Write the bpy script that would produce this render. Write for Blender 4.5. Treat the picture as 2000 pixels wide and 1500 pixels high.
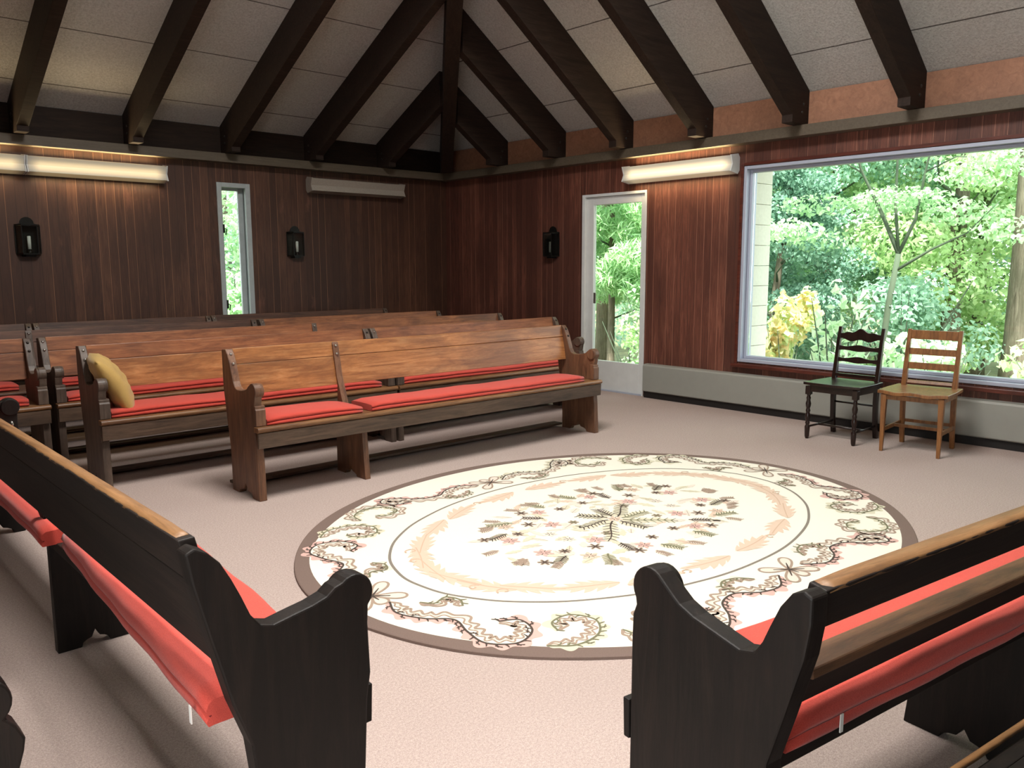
import bpy, bmesh, math, random
import numpy as np
from mathutils import Vector, Matrix
PI = math.pi
for o in list(bpy.data.objects): bpy.data.objects.remove(o)
SC = bpy.context.scene
COL = SC.collection

W_, D_ = 8.6, 11.75            # the room, measured from its far corner
# ------------------------------------------------------------------ camera
CAM_LOC = (-6.9753, -8.9150, 1.40)
F_PX, PITCH, ROLL, YAW = 1598.46, 8.195, -0.1467, 47.468
def make_camera():
    pi, ro, ya = map(math.radians, (PITCH, ROLL, YAW))
    fw = Vector((math.cos(ya)*math.cos(pi), math.sin(ya)*math.cos(pi), -math.sin(pi)))
    rt = Vector((math.sin(ya), -math.cos(ya), 0)); up = rt.cross(fw)
    r2 = rt*math.cos(ro)+up*math.sin(ro); u2 = -rt*math.sin(ro)+up*math.cos(ro)
    cd = bpy.data.cameras.new('camera'); cam = bpy.data.objects.new('camera', cd); COL.objects.link(cam)
    m = Matrix((r2, u2, -fw)).transposed().to_4x4(); m.translation = Vector(CAM_LOC)
    cam.matrix_world = m
    cd.sensor_fit = 'HORIZONTAL'; cd.sensor_width = 36; cd.lens = F_PX/2000*36; cd.clip_start = .05; cd.clip_end = 200
    SC.camera = cam
make_camera()

# ------------------------------------------------------------------ light and exposure
SC.view_settings.view_transform = 'Standard'; SC.view_settings.look = 'None'
SC.view_settings.gamma = 1; SC.view_settings.use_curve_mapping = False
SC.view_settings.exposure = 0.3
SC.cycles.use_denoising = True
SC.cycles.max_bounces = 8; SC.cycles.diffuse_bounces = 5; SC.cycles.transparent_max_bounces = 12
SC.cycles.sample_clamp_indirect = 6
SC.cycles.caustics_reflective = False; SC.cycles.caustics_refractive = False
SKY_STRENGTH = 3.6
w = bpy.data.worlds.new('overcast'); SC.world = w; w.use_nodes = True
w.node_tree.nodes['Background'].inputs[0].default_value = (.90, .97, 1.0, 1)
w.node_tree.nodes['Background'].inputs[1].default_value = SKY_STRENGTH
def lamp(name, kind, loc, energy, color=(1, 1, 1), size=1, size_y=None, aim=None, spread=None):
    d = bpy.data.lights.new(name, kind); o = bpy.data.objects.new(name, d); COL.objects.link(o)
    o.location = loc; d.energy = energy; d.color = color
    if kind == 'AREA':
        d.size = size
        if size_y: d.shape = 'RECTANGLE'; d.size_y = size_y
        if spread: d.spread = math.radians(spread)
    if kind == 'SUN': d.angle = math.radians(size)
    if aim is not None:
        o.rotation_euler = (Vector(aim)-Vector(loc)).to_track_quat('-Z', 'Y').to_euler()
    return o
lamp('sun', 'SUN', (-20, -20, 30), 13.0, (1, .96, .88), 4, aim=(-20+9, -20+6, 30-17))
lamp('west_fill_light', 'AREA', (-W_-.12, -9.0, 1.4), 45, (.90, .96, 1.0), 3.1, 1.7, aim=(0, -6.0, 2.6), spread=150)  # added fill light, set in the unseen west window
# area light in place of daylight, added under the unseen roof lantern
lamp('skylight_proxy', 'AREA', (-4.3, -5.87, 5.16), 262, (1, .965, .92), 1.5, 1.9, aim=(-4.3, -5.87, 0), spread=178)
lamp('overhead_fill', 'AREA', (-6.9, -8.2, 3.95), 95, (1, .95, .9), .8, .8, aim=(-6.9, -8.2, 0), spread=110)  # added overhead light

# ------------------------------------------------------------------ helpers
def tag(o, label=None, cat=None, group=None, kind=None):
    if label: o['label'] = label
    if cat: o['category'] = cat
    if group: o['group'] = group
    if kind: o['kind'] = kind
    return o
def empty(name, loc=(0, 0, 0), rz=0.0):
    o = bpy.data.objects.new(name, None); COL.objects.link(o); o.location = loc
    o.rotation_euler = (0, 0, rz); o.empty_display_size = .1
    return o
class MB:
    def __init__(s): s.v = []; s.f = []; s.m = []; s.sm = []
    def add(s, vs, fs, mi=0, smooth=False):
        b = len(s.v); s.v += [tuple(p) for p in vs]
        for f in fs: s.f.append([b+i for i in f]); s.m.append(mi); s.sm.append(smooth)
        return s
    def box(s, x0, x1, y0, y1, z0, z1, mi=0):
        vs = [(x, y, z) for x in (x0, x1) for y in (y0, y1) for z in (z0, z1)]
        return s.add(vs, [(0, 1, 3, 2), (4, 6, 7, 5), (0, 4, 5, 1), (2, 3, 7, 6), (0, 2, 6, 4), (1, 5, 7, 3)], mi)
    def prism(s, prof, a, b, axis='x', mi=0, smooth=False):
        n = len(prof)
        def P(t, p):
            if axis == 'x': return (t, p[0], p[1])
            if axis == 'y': return (p[0], t, p[1])
            return (p[0], p[1], t)
        vs = [P(a, p) for p in prof]+[P(b, p) for p in prof]
        s.add(vs, [list(range(n))[::-1], list(range(n, 2*n))], mi)
        base = len(s.v)-2*n
        for i in range(n):
            j = (i+1) % n
            s.f.append([base+i, base+j, base+n+j, base+n+i]); s.m.append(mi); s.sm.append(smooth)
        return s
    def sections(s, rings, mi=0, caps=True, smooth=True):
        n = len(rings[0]); b = len(s.v)
        for r in rings: s.v += [tuple(p) for p in r]
        for k in range(len(rings)-1):
            for i in range(n):
                j = (i+1) % n
                s.f.append([b+k*n+i, b+k*n+j, b+(k+1)*n+j, b+(k+1)*n+i]); s.m.append(mi); s.sm.append(smooth)
        if caps:
            s.f.append([b+i for i in range(n)][::-1]); s.m.append(mi); s.sm.append(False)
            s.f.append([b+(len(rings)-1)*n+i for i in range(n)]); s.m.append(mi); s.sm.append(False)
        return s
    def tube(s, pts, rad, n=8, mi=0, caps=True):
        pts = [Vector(p) for p in pts]; rings = []
        for k, p in enumerate(pts):
            d = (pts[min(k+1, len(pts)-1)]-pts[max(k-1, 0)]).normalized()
            ref = Vector((0, 0, 1)) if abs(d.z) < .9 else Vector((1, 0, 0))
            a = d.cross(ref).normalized(); c = d.cross(a)
            r = rad[k] if hasattr(rad, '__len__') else rad
            rings.append([p+(a*math.cos(2*PI*i/n)+c*math.sin(2*PI*i/n))*r for i in range(n)])
        return s.sections(rings, mi, caps)
    def lathe(s, prof, cx=0, cy=0, n=16, mi=0):      # prof: (radius, z)
        rings = [[(cx+r*math.cos(2*PI*i/n), cy+r*math.sin(2*PI*i/n), z) for i in range(n)] for r, z in prof]
        return s.sections(rings, mi, True)
    def build(s, name, mats, parent=None, bevel=0, segs=2, sub=0):
        me = bpy.data.meshes.new(name); me.from_pydata(s.v, [], s.f)
        if not isinstance(mats, (list, tuple)): mats = [mats]
        for m in mats: me.materials.append(m)
        me.polygons.foreach_set('material_index', s.m); me.polygons.foreach_set('use_smooth', s.sm)
        bm = bmesh.new(); bm.from_mesh(me); bmesh.ops.recalc_face_normals(bm, faces=bm.faces); bm.to_mesh(me); bm.free()
        me.update()
        o = bpy.data.objects.new(name, me); COL.objects.link(o)
        if parent is not None: o.parent = parent
        if bevel:
            md = o.modifiers.new('bevel', 'BEVEL'); md.width = bevel; md.segments = segs; md.limit_method = 'ANGLE'
            md.angle_limit = math.radians(35); md.harden_normals = False
        if sub:
            md = o.modifiers.new('sub', 'SUBSURF'); md.levels = sub; md.render_levels = sub
        return o
def struct(name, mb, m, **k):
    o = mb.build(name, m, **k)
    if o.parent is None: o['kind'] = 'structure'
    return o
def S(r, g, b):
    f = lambda c: (c/12.92 if c <= .04045 else ((c+.055)/1.055)**2.4)
    return (f(r/255), f(g/255), f(b/255), 1)

# ------------------------------------------------------------------ materials
class NT:
    def __init__(s, name, rough=.6, spec=.5):
        s.m = bpy.data.materials.new(name); s.m.use_nodes = True; s.t = s.m.node_tree
        s.b = s.t.nodes['Principled BSDF']; s.b.inputs['Roughness'].default_value = rough
        s.b.inputs['Specular IOR Level'].default_value = spec
    def n(s, typ, **kw):
        nd = s.t.nodes.new(typ)
        for k, v in kw.items():
            if k.startswith('i_'): nd.inputs[int(k[2:])].default_value = v
            else: setattr(nd, k, v)
        return nd
    def l(s, a, b): s.t.links.new(a, b)
    def coord(s, scale=(1, 1, 1), rot=(0, 0, 0), loc=(0, 0, 0)):
        c = s.n('ShaderNodeTexCoord'); mp = s.n('ShaderNodeMapping')
        mp.inputs['Scale'].default_value = scale; mp.inputs['Rotation'].default_value = rot; mp.inputs['Location'].default_value = loc
        s.l(c.outputs['Object'], mp.inputs['Vector']); return mp.outputs['Vector']
    def noise(s, vec, scale=5, detail=4, rough=.6, dist=0):
        nd = s.n('ShaderNodeTexNoise'); nd.inputs['Scale'].default_value = scale; nd.inputs['Detail'].default_value = detail
        nd.inputs['Roughness'].default_value = rough; nd.inputs['Distortion'].default_value = dist
        s.l(vec, nd.inputs['Vector']); return nd.outputs['Fac']
    def ramp(s, fac, stops):
        r = s.n('ShaderNodeValToRGB'); e = r.color_ramp.elements
        while len(e) < len(stops): e.new(.5)
        for i, (p, c) in enumerate(stops): e[i].position = p; e[i].color = c
        s.l(fac, r.inputs['Fac']); return r.outputs['Color']
    def mix(s, fac, a, b, mode='MIX'):
        m = s.n('ShaderNodeMix', data_type='RGBA', blend_type=mode)
        for sock, v in ((m.inputs['Factor'], fac), (m.inputs['A'], a), (m.inputs['B'], b)):
            if hasattr(v, 'is_output'): s.l(v, sock)
            else: sock.default_value = v
        return m.outputs['Result']
    def mth(s, op, a, b=None, c=None):
        m = s.n('ShaderNodeMath', operation=op)
        for i, v in enumerate((a, b, c)):
            if v is None: continue
            if hasattr(v, 'is_output'): s.l(v, m.inputs[i])
            else: m.inputs[i].default_value = v
        return m.outputs[0]
    def color(s, c):
        if hasattr(c, 'is_output'): s.l(c, s.b.inputs['Base Color'])
        else: s.b.inputs['Base Color'].default_value = c
    def bump(s, h, strength=.3, dist=.01):
        b = s.n('ShaderNodeBump'); b.inputs['Strength'].default_value = strength; b.inputs['Distance'].default_value = dist
        s.l(h, b.inputs['Height']); s.l(b.outputs['Normal'], s.b.inputs['Normal'])
BW = lambda v: (v, v, v, 1)
def wood(name, c_dark, c_mid, c_light, along='x', rough=.45, blotch=.6, blotch_c=None, grain=1.0, spec=.5, seed=0.0):
    t = NT(name, rough, spec)
    sc = {'x': (1.2, 14, 14), 'y': (14, 1.2, 14), 'z': (14, 14, 1.2)}[along]
    sb = {'x': (1.6, 5, 5), 'y': (5, 1.6, 5), 'z': (5, 5, 1.6)}[along]
    v = t.coord(sc, loc=(seed, seed*1.7, seed*.6))
    g = t.noise(v, 2.2*grain, 8, .62, 1.2)
    col = t.ramp(g, [(.28, c_dark), (.5, c_mid), (.72, c_light)])
    v2 = t.coord(sb, loc=(seed*2, seed, seed))
    bl = t.noise(v2, 1.0, 4, .6, .8)
    k = t.ramp(bl, [(.40, BW(0)), (.62, BW(1))])
    kk = t.mth('MULTIPLY', k, blotch)
    col = t.mix(kk, col, blotch_c or c_dark)
    fine = t.noise(t.coord(tuple(a*9 for a in sc)), 3, 3, .7)
    col = t.mix(.35, col, t.ramp(fine, [(.3, BW(.25)), (.7, BW(1))]), 'MULTIPLY')
    t.color(col); t.bump(g, .25, .004)
    return t.m
M = {}
M['plank'] = wood('bench_plank_wood', S(128, 78, 44), S(176, 116, 68), S(204, 148, 96), 'x', .42, .62, S(106, 66, 42))
M['plank_red'] = wood('bench_plank_reddish', S(112, 66, 42), S(154, 96, 60), S(182, 122, 80), 'x', .45, .55, S(70, 40, 28), seed=3.1)
M['plank_dark'] = wood('bench_plank_dark', S(64, 40, 29), S(98, 64, 46), S(118, 82, 60), 'x', .5, .5, S(40, 28, 24), seed=7.7)
M['plank_shaded'] = wood('bench_plank_shaded', S(20, 14, 11), S(34, 25, 20), S(46, 33, 26), 'x', .6, .4, S(18, 13, 11), seed=5.2, spec=.3)  # shade on the near pews is put into this plank colour
M['edge_lit'] = wood('lit_top_edge', S(92, 62, 36), S(140, 100, 62), S(165, 122, 80), 'x', .5, .35, S(70, 48, 32), seed=1.3)  # pale tone stands for light falling on the upper edges
M['panel_brown'] = wood('bench_end_brown', S(84, 55, 40), S(120, 82, 58), S(140, 102, 76), 'z', .5, .5, S(60, 42, 34), seed=2)
M['panel_grey'] = wood('bench_end_grey', S(66, 53, 45), S(98, 81, 69), S(118, 102, 90), 'z', .5, .45, S(50, 40, 35), seed=4)
M['panel_red'] = wood('bench_end_red', S(70, 34, 26), S(104, 52, 38), S(120, 66, 48), 'z', .4, .3, S(70, 38, 30), seed=6)
M['panel_shaded'] = wood('bench_end_shaded', S(15, 11, 9), S(24, 18, 15), S(36, 27, 22), 'z', .55, .4, S(14, 11, 9), seed=8, spec=.25)  # wood darkened to carry the shade on the near pew ends
M['ledge'] = wood('lit_ledge_wood', S(70, 46, 30), S(104, 70, 46), S(124, 86, 58), 'x', .55, .3, S(60, 40, 28), seed=12)  # browner than the rails: light on the ledge put into its colour
M['seat_wood'] = wood('seat_wood', S(92, 60, 36), S(132, 92, 58), S(158, 116, 76), 'x', .38, .5, S(80, 54, 38), seed=9)
M['apron_wood'] = wood('apron_wood', S(60, 45, 34), S(92, 71, 55), S(112, 90, 72), 'x', .6, .4, S(44, 33, 27), seed=10)
M['chair_dark'] = wood('dark_chair_wood', S(22, 13, 10), S(38, 22, 17), S(52, 32, 24), 'z', .28, .3)
M['chair_light'] = wood('oak_chair_wood', S(100, 62, 32), S(146, 96, 52), S(172, 120, 70), 'z', .35, .3)
M['rafter'] = wood('rafter_stain', S(34, 24, 19), S(48, 35, 28), S(62, 46, 37), 'x', .7, .3, spec=.25)
M['frieze_shaded'] = wood('frieze_shaded_wood', S(30, 20, 15), S(42, 30, 22), S(52, 38, 28), 'x', .7, .3, spec=.2)  # same plywood as the right frieze, with shade put into its colour
M['frieze'] = wood('frieze_plywood', S(150, 104, 80), S(172, 122, 94), S(186, 136, 106), 'x', .6, .3, S(140, 98, 76), grain=.6)
M['rail'] = wood('rail_paint', S(86, 76, 62), S(96, 85, 70), S(104, 93, 78), 'x', .55, .1)
M['window_trim'] = wood('redwood_trim', S(60, 26, 18), S(96, 44, 32), S(118, 60, 44), 'y', .4, .4, S(58, 26, 20))

def wall_mat(name, axis, stops_c, gap_c):
    t = NT(name, .5, .45)
    c = t.n('ShaderNodeTexCoord'); sp = t.n('ShaderNodeSeparateXYZ'); t.l(c.outputs['Object'], sp.inputs[0])
    h = sp.outputs[axis]
    W = .088
    u = t.mth('DIVIDE', h, W); fl = t.mth('FLOOR', u); fr = t.mth('FRACT', u)
    wn = t.n('ShaderNodeTexWhiteNoise', noise_dimensions='1D'); t.l(fl, wn.inputs['W'])
    rnd = wn.outputs['Value']
    # each board is cut from another part of the grain
    off = t.n('ShaderNodeCombineXYZ'); t.l(t.mth('MULTIPLY', rnd, 37.0), off.inputs[2])
    ad = t.n('ShaderNodeVectorMath', operation='ADD'); t.l(c.outputs['Object'], ad.inputs[0]); t.l(off.outputs[0], ad.inputs[1])
    mp = t.n('ShaderNodeMapping'); mp.inputs['Scale'].default_value = (16, 16, 1.1); t.l(ad.outputs[0], mp.inputs[0])
    g = t.noise(mp.outputs[0], 2.4, 9, .65, 1.6)
    v = t.mth('ADD', t.mth('MULTIPLY', g, .75), t.mth('MULTIPLY', rnd, .19))
    col = t.ramp(v, [(.30, stops_c[0]), (.50, stops_c[1]), (.66, stops_c[2]), (.82, stops_c[3])])
    # broad darker stain drifting over groups of boards
    b = t.noise(t.coord((.9, .9, .35)), 1.6, 3, .55)
    col = t.mix(t.mth('MULTIPLY', t.ramp(b, [(.42, BW(0)), (.58, BW(1))]), .72), col, stops_c[0])
    # pale bloom marks
    bl = t.noise(t.coord((2.6, 2.6, .8), loc=(4, 4, 4)), 2.2, 6, .65)
    col = t.mix(t.mth('MULTIPLY', t.ramp(bl, [(.62, BW(0)), (.76, BW(1))]), .35), col, S(150, 100, 82))
    # pale line in some of the joints
    line = t.mth('LESS_THAN', fr, .045)
    wn2 = t.n('ShaderNodeTexWhiteNoise', noise_dimensions='1D'); t.l(t.mth('ADD', fl, 91.3), wn2.inputs['W'])
    keep = t.mth('GREATER_THAN', wn2.outputs['Value'], .45)
    ln = t.noise(t.coord((20, 20, 1.4)), 1.5, 3)
    lk = t.mth('MULTIPLY', t.mth('MULTIPLY', line, keep), t.mth('MULTIPLY', ln, 1.1))
    drk = t.mth('MULTIPLY', t.mth('SUBTRACT', line, t.mth('MULTIPLY', line, keep)), .6)
    col = t.mix(lk, col, gap_c); col = t.mix(drk, col, S(18, 9, 7))
    t.color(col)
    t.bump(t.mth('SUBTRACT', t.mth('MULTIPLY', g, .3), line), .35, .004)
    return t.m
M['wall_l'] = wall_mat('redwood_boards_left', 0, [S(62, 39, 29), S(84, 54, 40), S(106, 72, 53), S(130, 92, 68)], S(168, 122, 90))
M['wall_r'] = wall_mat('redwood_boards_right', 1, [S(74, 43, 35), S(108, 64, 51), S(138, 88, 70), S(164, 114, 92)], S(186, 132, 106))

def ceiling_mat(name, axis):
    t = NT(name, .95, .1)
    c = t.n('ShaderNodeTexCoord'); sp = t.n('ShaderNodeSeparateXYZ'); t.l(c.outputs['Object'], sp.inputs[0])
    f = t.mth('FRACT', t.mth('ADD', t.mth('DIVIDE', t.mth('ABSOLUTE', sp.outputs[axis]), .68), 1-.36/.68 if axis == 0 else 1-.31/.68))
    wob = t.noise(t.coord(), 14, 3)
    line = t.mth('LESS_THAN', t.mth('ADD', f, t.mth('MULTIPLY', t.mth('SUBTRACT', wob, .5), .012)), .014)
    n1 = t.noise(t.coord(), 55, 5, .75); n2 = t.noise(t.coord(), 1.3, 3)
    col = t.ramp(n1, [(.30, S(180, 177, 172)), (.6, S(218, 216, 211))])
    col = t.mix(t.ramp(n2, [(.4, BW(0)), (.7, BW(.35))]), col, S(196, 190, 182))
    col = t.mix(t.mth('MULTIPLY', line, .85), col, S(62, 54, 46))
    t.color(col); t.bump(n1, .8, .02)
    return t.m
M['ceil_l'] = ceiling_mat('fibre_board_left', 1); M['ceil_r'] = ceiling_mat('fibre_board_right', 0)

def plain(name, col, rough=.6, spec=.5, metal=0, nscale=None, namp=.15):
    t = NT(name, rough, spec); t.b.inputs['Metallic'].default_value = metal
    if nscale:
        n = t.noise(t.coord(), nscale, 5, .65)
        dk = tuple(c*(1-namp*2) for c in col[:3])+(1,)
        t.color(t.ramp(n, [(.3, dk), (.65, col)])); t.bump(n, .15, .003)
    else: t.color(col)
    return t.m
def carpet():
    t = NT('loop_carpet', .95, .1)
    n1 = t.noise(t.coord(), 260, 2, .8); n2 = t.noise(t.coord(), 1.2, 3); n3 = t.noise(t.coord(), 110, 2, .6)
    col = t.ramp(n1, [(.30, S(138, 120, 114)), (.55, S(186, 168, 160)), (.75, S(214, 197, 188))])
    col = t.mix(.35, col, t.ramp(n3, [(.3, S(148, 130, 124)), (.7, S(208, 191, 182))]))
    col = t.mix(t.ramp(n2, [(.4, BW(0)), (.7, BW(.25))]), col, S(168, 150, 144))
    t.color(col); t.bump(n1, .6, .004)
    return t.m
M['carpet'] = carpet()
def fabric(name, c, c2, sheen=.2):
    t = NT(name, .9, .15)
    n1 = t.noise(t.coord(), 420, 2, .7); n2 = t.noise(t.coord(), 9, 3)
    col = t.mix(t.ramp(n1, [(.35, BW(0)), (.65, BW(1))]), c2, c)
    col = t.mix(t.ramp(n2, [(.45, BW(0)), (.7, BW(.3))]), col, c2)
    t.color(col); t.b.inputs['Sheen Weight'].default_value = sheen
    t.bump(t.mth('ADD', n1, t.mth('MULTIPLY', n2, 1.5)), .4, .003)
    return t.m
M['cushion'] = fabric('red_cushion_cloth', S(206, 82, 68), S(186, 66, 56))
M['piping'] = fabric('dark_red_piping', S(130, 30, 28), S(110, 24, 22))
M['mustard'] = fabric('mustard_cloth', S(196, 164, 100), S(180, 146, 84))
M['white_paint'] = plain('white_paint', S(222, 224, 222), .45, nscale=8, namp=.04)
M['grey_paint'] = plain('grey_white_paint', S(178, 186, 186), .5, nscale=14, namp=.06)
M['alu'] = plain('aluminium_frame', S(178, 184, 200), .45, metal=.15)
M['alu_dark'] = plain('window_gasket', S(70, 74, 82), .5)
M['heater'] = plain('heater_enamel', S(150, 150, 142), .45, nscale=6, namp=.03)
M['black'] = plain('black_base', S(22, 18, 16), .6)
M['iron'] = plain('blackened_iron', S(30, 30, 28), .35, metal=.6, nscale=40)
M['steel'] = plain('steel_bolt', S(150, 145, 138), .3, metal=.9)
M['dark_bolt'] = plain('dark_bolt', S(60, 56, 52), .4, metal=.7)
M['candle'] = plain('candle_white', S(248, 247, 244), .5)
M['tag'] = plain('white_tag', S(230, 226, 220), .7)
M['block'] = plain('painted_block', S(232, 230, 214), .8, nscale=30, namp=.05)
M['rubber'] = plain('dark_rubber', S(18, 16, 15), .7)
def glass(name, tint=(1, 1, 1, 1), refl=.5):
    t = NT(name); nt = t.t
    tr = t.n('ShaderNodeBsdfTransparent'); tr.inputs[0].default_value = tint
    gl = t.n('ShaderNodeBsdfGlossy'); gl.inputs['Roughness'].default_value = .02
    fr = t.n('ShaderNodeFresnel'); fr.inputs[0].default_value = 1.45
    mx = t.n('ShaderNodeMixShader')
    nt.links.new(t.mth('MULTIPLY', fr.outputs[0], refl), mx.inputs[0]); nt.links.new(tr.outputs[0], mx.inputs[1]); nt.links.new(gl.outputs[0], mx.inputs[2])
    nt.links.new(mx.outputs[0], nt.nodes['Material Output'].inputs[0])
    return t.m
M['glass'] = glass('window_glass', (.97, 1, .985, 1))
def opal():
    t = NT('opal_dome', .4); tl = t.n('ShaderNodeBsdfTranslucent'); tl.inputs[0].default_value = (.35, .35, .34, 1)
    t.l(tl.outputs[0], t.t.nodes['Material Output'].inputs[0]); return t.m
M['opal'] = opal()
M['lantern_glass'] = glass('lantern_glass', (.9, .93, .91, 1), .8)
def emis(name, col, strength, base=(.55, .54, .50, 1), edge=.25):
    # lens glowing most in the middle of its height, where the tube sits behind it
    t = NT(name, .5)
    c = t.n('ShaderNodeTexCoord'); sp = t.n('ShaderNodeSeparateXYZ'); t.l(c.outputs['Generated'], sp.inputs[0])
    d = t.mth('ABSOLUTE', t.mth('SUBTRACT', sp.outputs[2], .45))
    k = t.ramp(d, [(0.0, BW(1)), (.16, BW(.75)), (.32, BW(edge)), (.5, BW(edge*.6))])
    e = t.mth('ABSOLUTE', t.mth('SUBTRACT', sp.outputs[0], .5))
    ke = t.ramp(e, [(.42, BW(1)), (.475, BW(.35)), (.5, BW(.15))])
    t.color(base); t.b.inputs['Emission Color'].default_value = col
    t.l(t.mth('MULTIPLY', t.mth('MULTIPLY', k, ke), strength), t.b.inputs['Emission Strength'])
    return t.m
M['lens_on'] = emis('lit_lens', (1, .80, .46, 1), 1.0)
M['lens_warm'] = emis('lit_lens_yellow', (1, .74, .36, 1), .7)
M['lens_off'] = plain('unlit_lens', S(168, 158, 146), .4, nscale=60, namp=.08)
def leafmat(name, c1, c2, trans=.5, rough=.45):
    t = NT(name, rough, .4); nt = t.t
    g = t.n('ShaderNodeNewGeometry')
    col = t.ramp(g.outputs['Random Per Island'], [(.1, c1), (.9, c2)])
    t.color(col)
    tl = t.n('ShaderNodeBsdfTranslucent'); t.l(col, tl.inputs[0])
    mx = t.n('ShaderNodeMixShader'); mx.inputs[0].default_value = trans
    nt.links.new(t.b.outputs[0], mx.inputs[1]); nt.links.new(tl.outputs[0], mx.inputs[2])
    nt.links.new(mx.outputs[0], nt.nodes['Material Output'].inputs[0])
    return t.m
M['leaf'] = leafmat('leaf_green', S(160, 198, 150), S(200, 228, 186))  # leaf colours lightened: outdoor haze and overexposure put into the tone
M['leaf_b'] = leafmat('leaf_bluegreen', S(146, 186, 162), S(188, 218, 196))
M['leaf_y'] = leafmat('leaf_yellowgreen', S(178, 210, 150), S(212, 232, 182))
M['leaf_dark'] = leafmat('leaf_evergreen', S(112, 154, 134), S(158, 194, 172), .3)
M['leaf_pale'] = leafmat('leaf_pale', S(190, 222, 180), S(230, 244, 214))
M['leaf_orange'] = leafmat('leaf_turning', S(202, 222, 164), S(238, 212, 158))
M['needle'] = leafmat('pine_needle', S(150, 196, 140), S(200, 232, 176), .35)
M['bark'] = wood('bark', S(82, 74, 62), S(122, 112, 98), S(150, 140, 124), 'z', .9, .4, S(84, 84, 66), spec=.1)
M['ground'] = plain('leaf_litter', S(120, 120, 84), .95, nscale=5, namp=.3)
M['branch'] = plain('thin_bark', S(72, 84, 66), .9)

# ------------------------------------------------------------------ the room shell
SL, SR = .505, .69            # roof slope over the left and the right wall
ZE, ZR0, ZR1 = 2.90, 2.52, 2.615
struct('floor', MB().box(-W_, 0, -D_, 0, -.12, 0), M['carpet'])
# left wall (plane y = 0) with the narrow window
NX0, NX1, NZ0, NZ1 = -3.17, -2.785, .72, 2.317
mb = MB()
mb.box(-W_-.2, NX0, 0, .16, 0, ZE); mb.box(NX1, .16, 0, .16, 0, ZE)
mb.box(NX0, NX1, 0, .16, 0, NZ0); mb.box(NX0, NX1, 0, .16, NZ1, ZE)
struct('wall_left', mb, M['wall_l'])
# right wall (plane x = 0) with door and picture window
DY0, DY1, DZ = -3.415, -2.50, 2.19
WY0, WY1, WZ0, WZ1 = -8.55, -4.565, .475, 2.325
mb = MB()
mb.box(0, .16, DY1, 0, 0, ZE); mb.box(0, .16, DY0, DY1, DZ, ZE); mb.box(0, .16, WY1, DY0, 0, ZE)
mb.box(0, .16, WY0, WY1, 0, WZ0); mb.box(0, .16, WY0, WY1, WZ1, ZE); mb.box(0, .16, -D_-.2, WY0, 0, ZE)
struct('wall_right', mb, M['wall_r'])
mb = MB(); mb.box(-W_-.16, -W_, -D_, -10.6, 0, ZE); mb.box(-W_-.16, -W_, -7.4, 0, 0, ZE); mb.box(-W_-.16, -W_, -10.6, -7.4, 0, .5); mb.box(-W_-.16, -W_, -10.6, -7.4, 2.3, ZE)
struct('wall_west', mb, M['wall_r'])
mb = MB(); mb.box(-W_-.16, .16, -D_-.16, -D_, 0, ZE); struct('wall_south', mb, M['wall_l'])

# roof: a pyramid over the oblong room, cut open at the top for the lantern
CX, CY, ZA = -W_/2, -D_/2, ZE+SR*W_/2
k = .21
ox, oy, oz = k*W_/2, k*D_/2, ZA-k*(ZA-ZE)
B = [(0, 0, ZE), (0, -D_, ZE), (-W_, -D_, ZE), (-W_, 0, ZE)]
T = [(CX+ox, CY+oy, oz), (CX+ox, CY-oy, oz), (CX-ox, CY-oy, oz), (CX-ox, CY+oy, oz)]
me = MB(); me.add(B+T, [(0, 1, 5, 4)], 1); me.add(B+T, [(1, 2, 6, 5)], 0); me.add(B+T, [(2, 3, 7, 6)], 1); me.add(B+T, [(3, 0, 4, 7)], 0)
U = lambda p: (p[0], p[1], p[2]+.18)
B2 = [(.9, .9, ZE-.45), (.9, -D_-.9, ZE-.45), (-W_-.9, -D_-.9, ZE-.45), (-W_-.9, .9, ZE-.45)]
me.add([U(p) for p in B]+[U(p) for p in T], [(0, 1, 5, 4), (1, 2, 6, 5), (2, 3, 7, 6), (3, 0, 4, 7)], 0)
struct('ceiling', me, [M['ceil_l'], M['ceil_r']])
# eaves outside the walls
mb = MB()
mb.box(.16, .95, -D_-.9, .95, ZE-.06, ZE+.05); mb.box(-W_-.9, .16, .16, .95, ZE-.06, ZE+.05)
struct('trim_1', mb, M['frieze'])
# lantern over the opening
sk = empty('roof_lantern', (CX, CY, oz)); tag(sk, 'unseen glazed roof lantern over the middle of the room', 'skylight')
mb = MB(); tt = .08
mb.box(-ox-tt, -ox, -oy-tt, oy+tt, -.05, .45); mb.box(ox, ox+tt, -oy-tt, oy+tt, -.05, .45)
mb.box(-ox, ox, -oy-tt, -oy, -.05, .45); mb.box(-ox, ox, oy, oy+tt, -.05, .45)
mb.build('curb', M['rafter'], sk)
MB().box(-ox-tt, ox+tt, -oy-tt, oy+tt, .45, .47).build('pane', M['opal'], sk)

# frieze boards and the rail
mb = MB().box(-.022, 0, -D_, 0, ZR1, ZE+.0); struct('trim_2', mb, M['frieze'])
fr = MB().box(0, W_, -.022, 0, ZR1, ZE); o = struct('trim_3', fr, M['frieze_shaded']); o.location = (-W_, 0, 0)
mb = MB().box(-.13, 0, -D_, 0, ZR0, ZR1-.002); o = struct('trim_4', mb, M['rail'], bevel=.004)
mb = MB().box(-W_, -.13, -.13, 0, ZR0, ZR1-.002); o = struct('trim_5', mb, M['rail'], bevel=.004)

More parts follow.
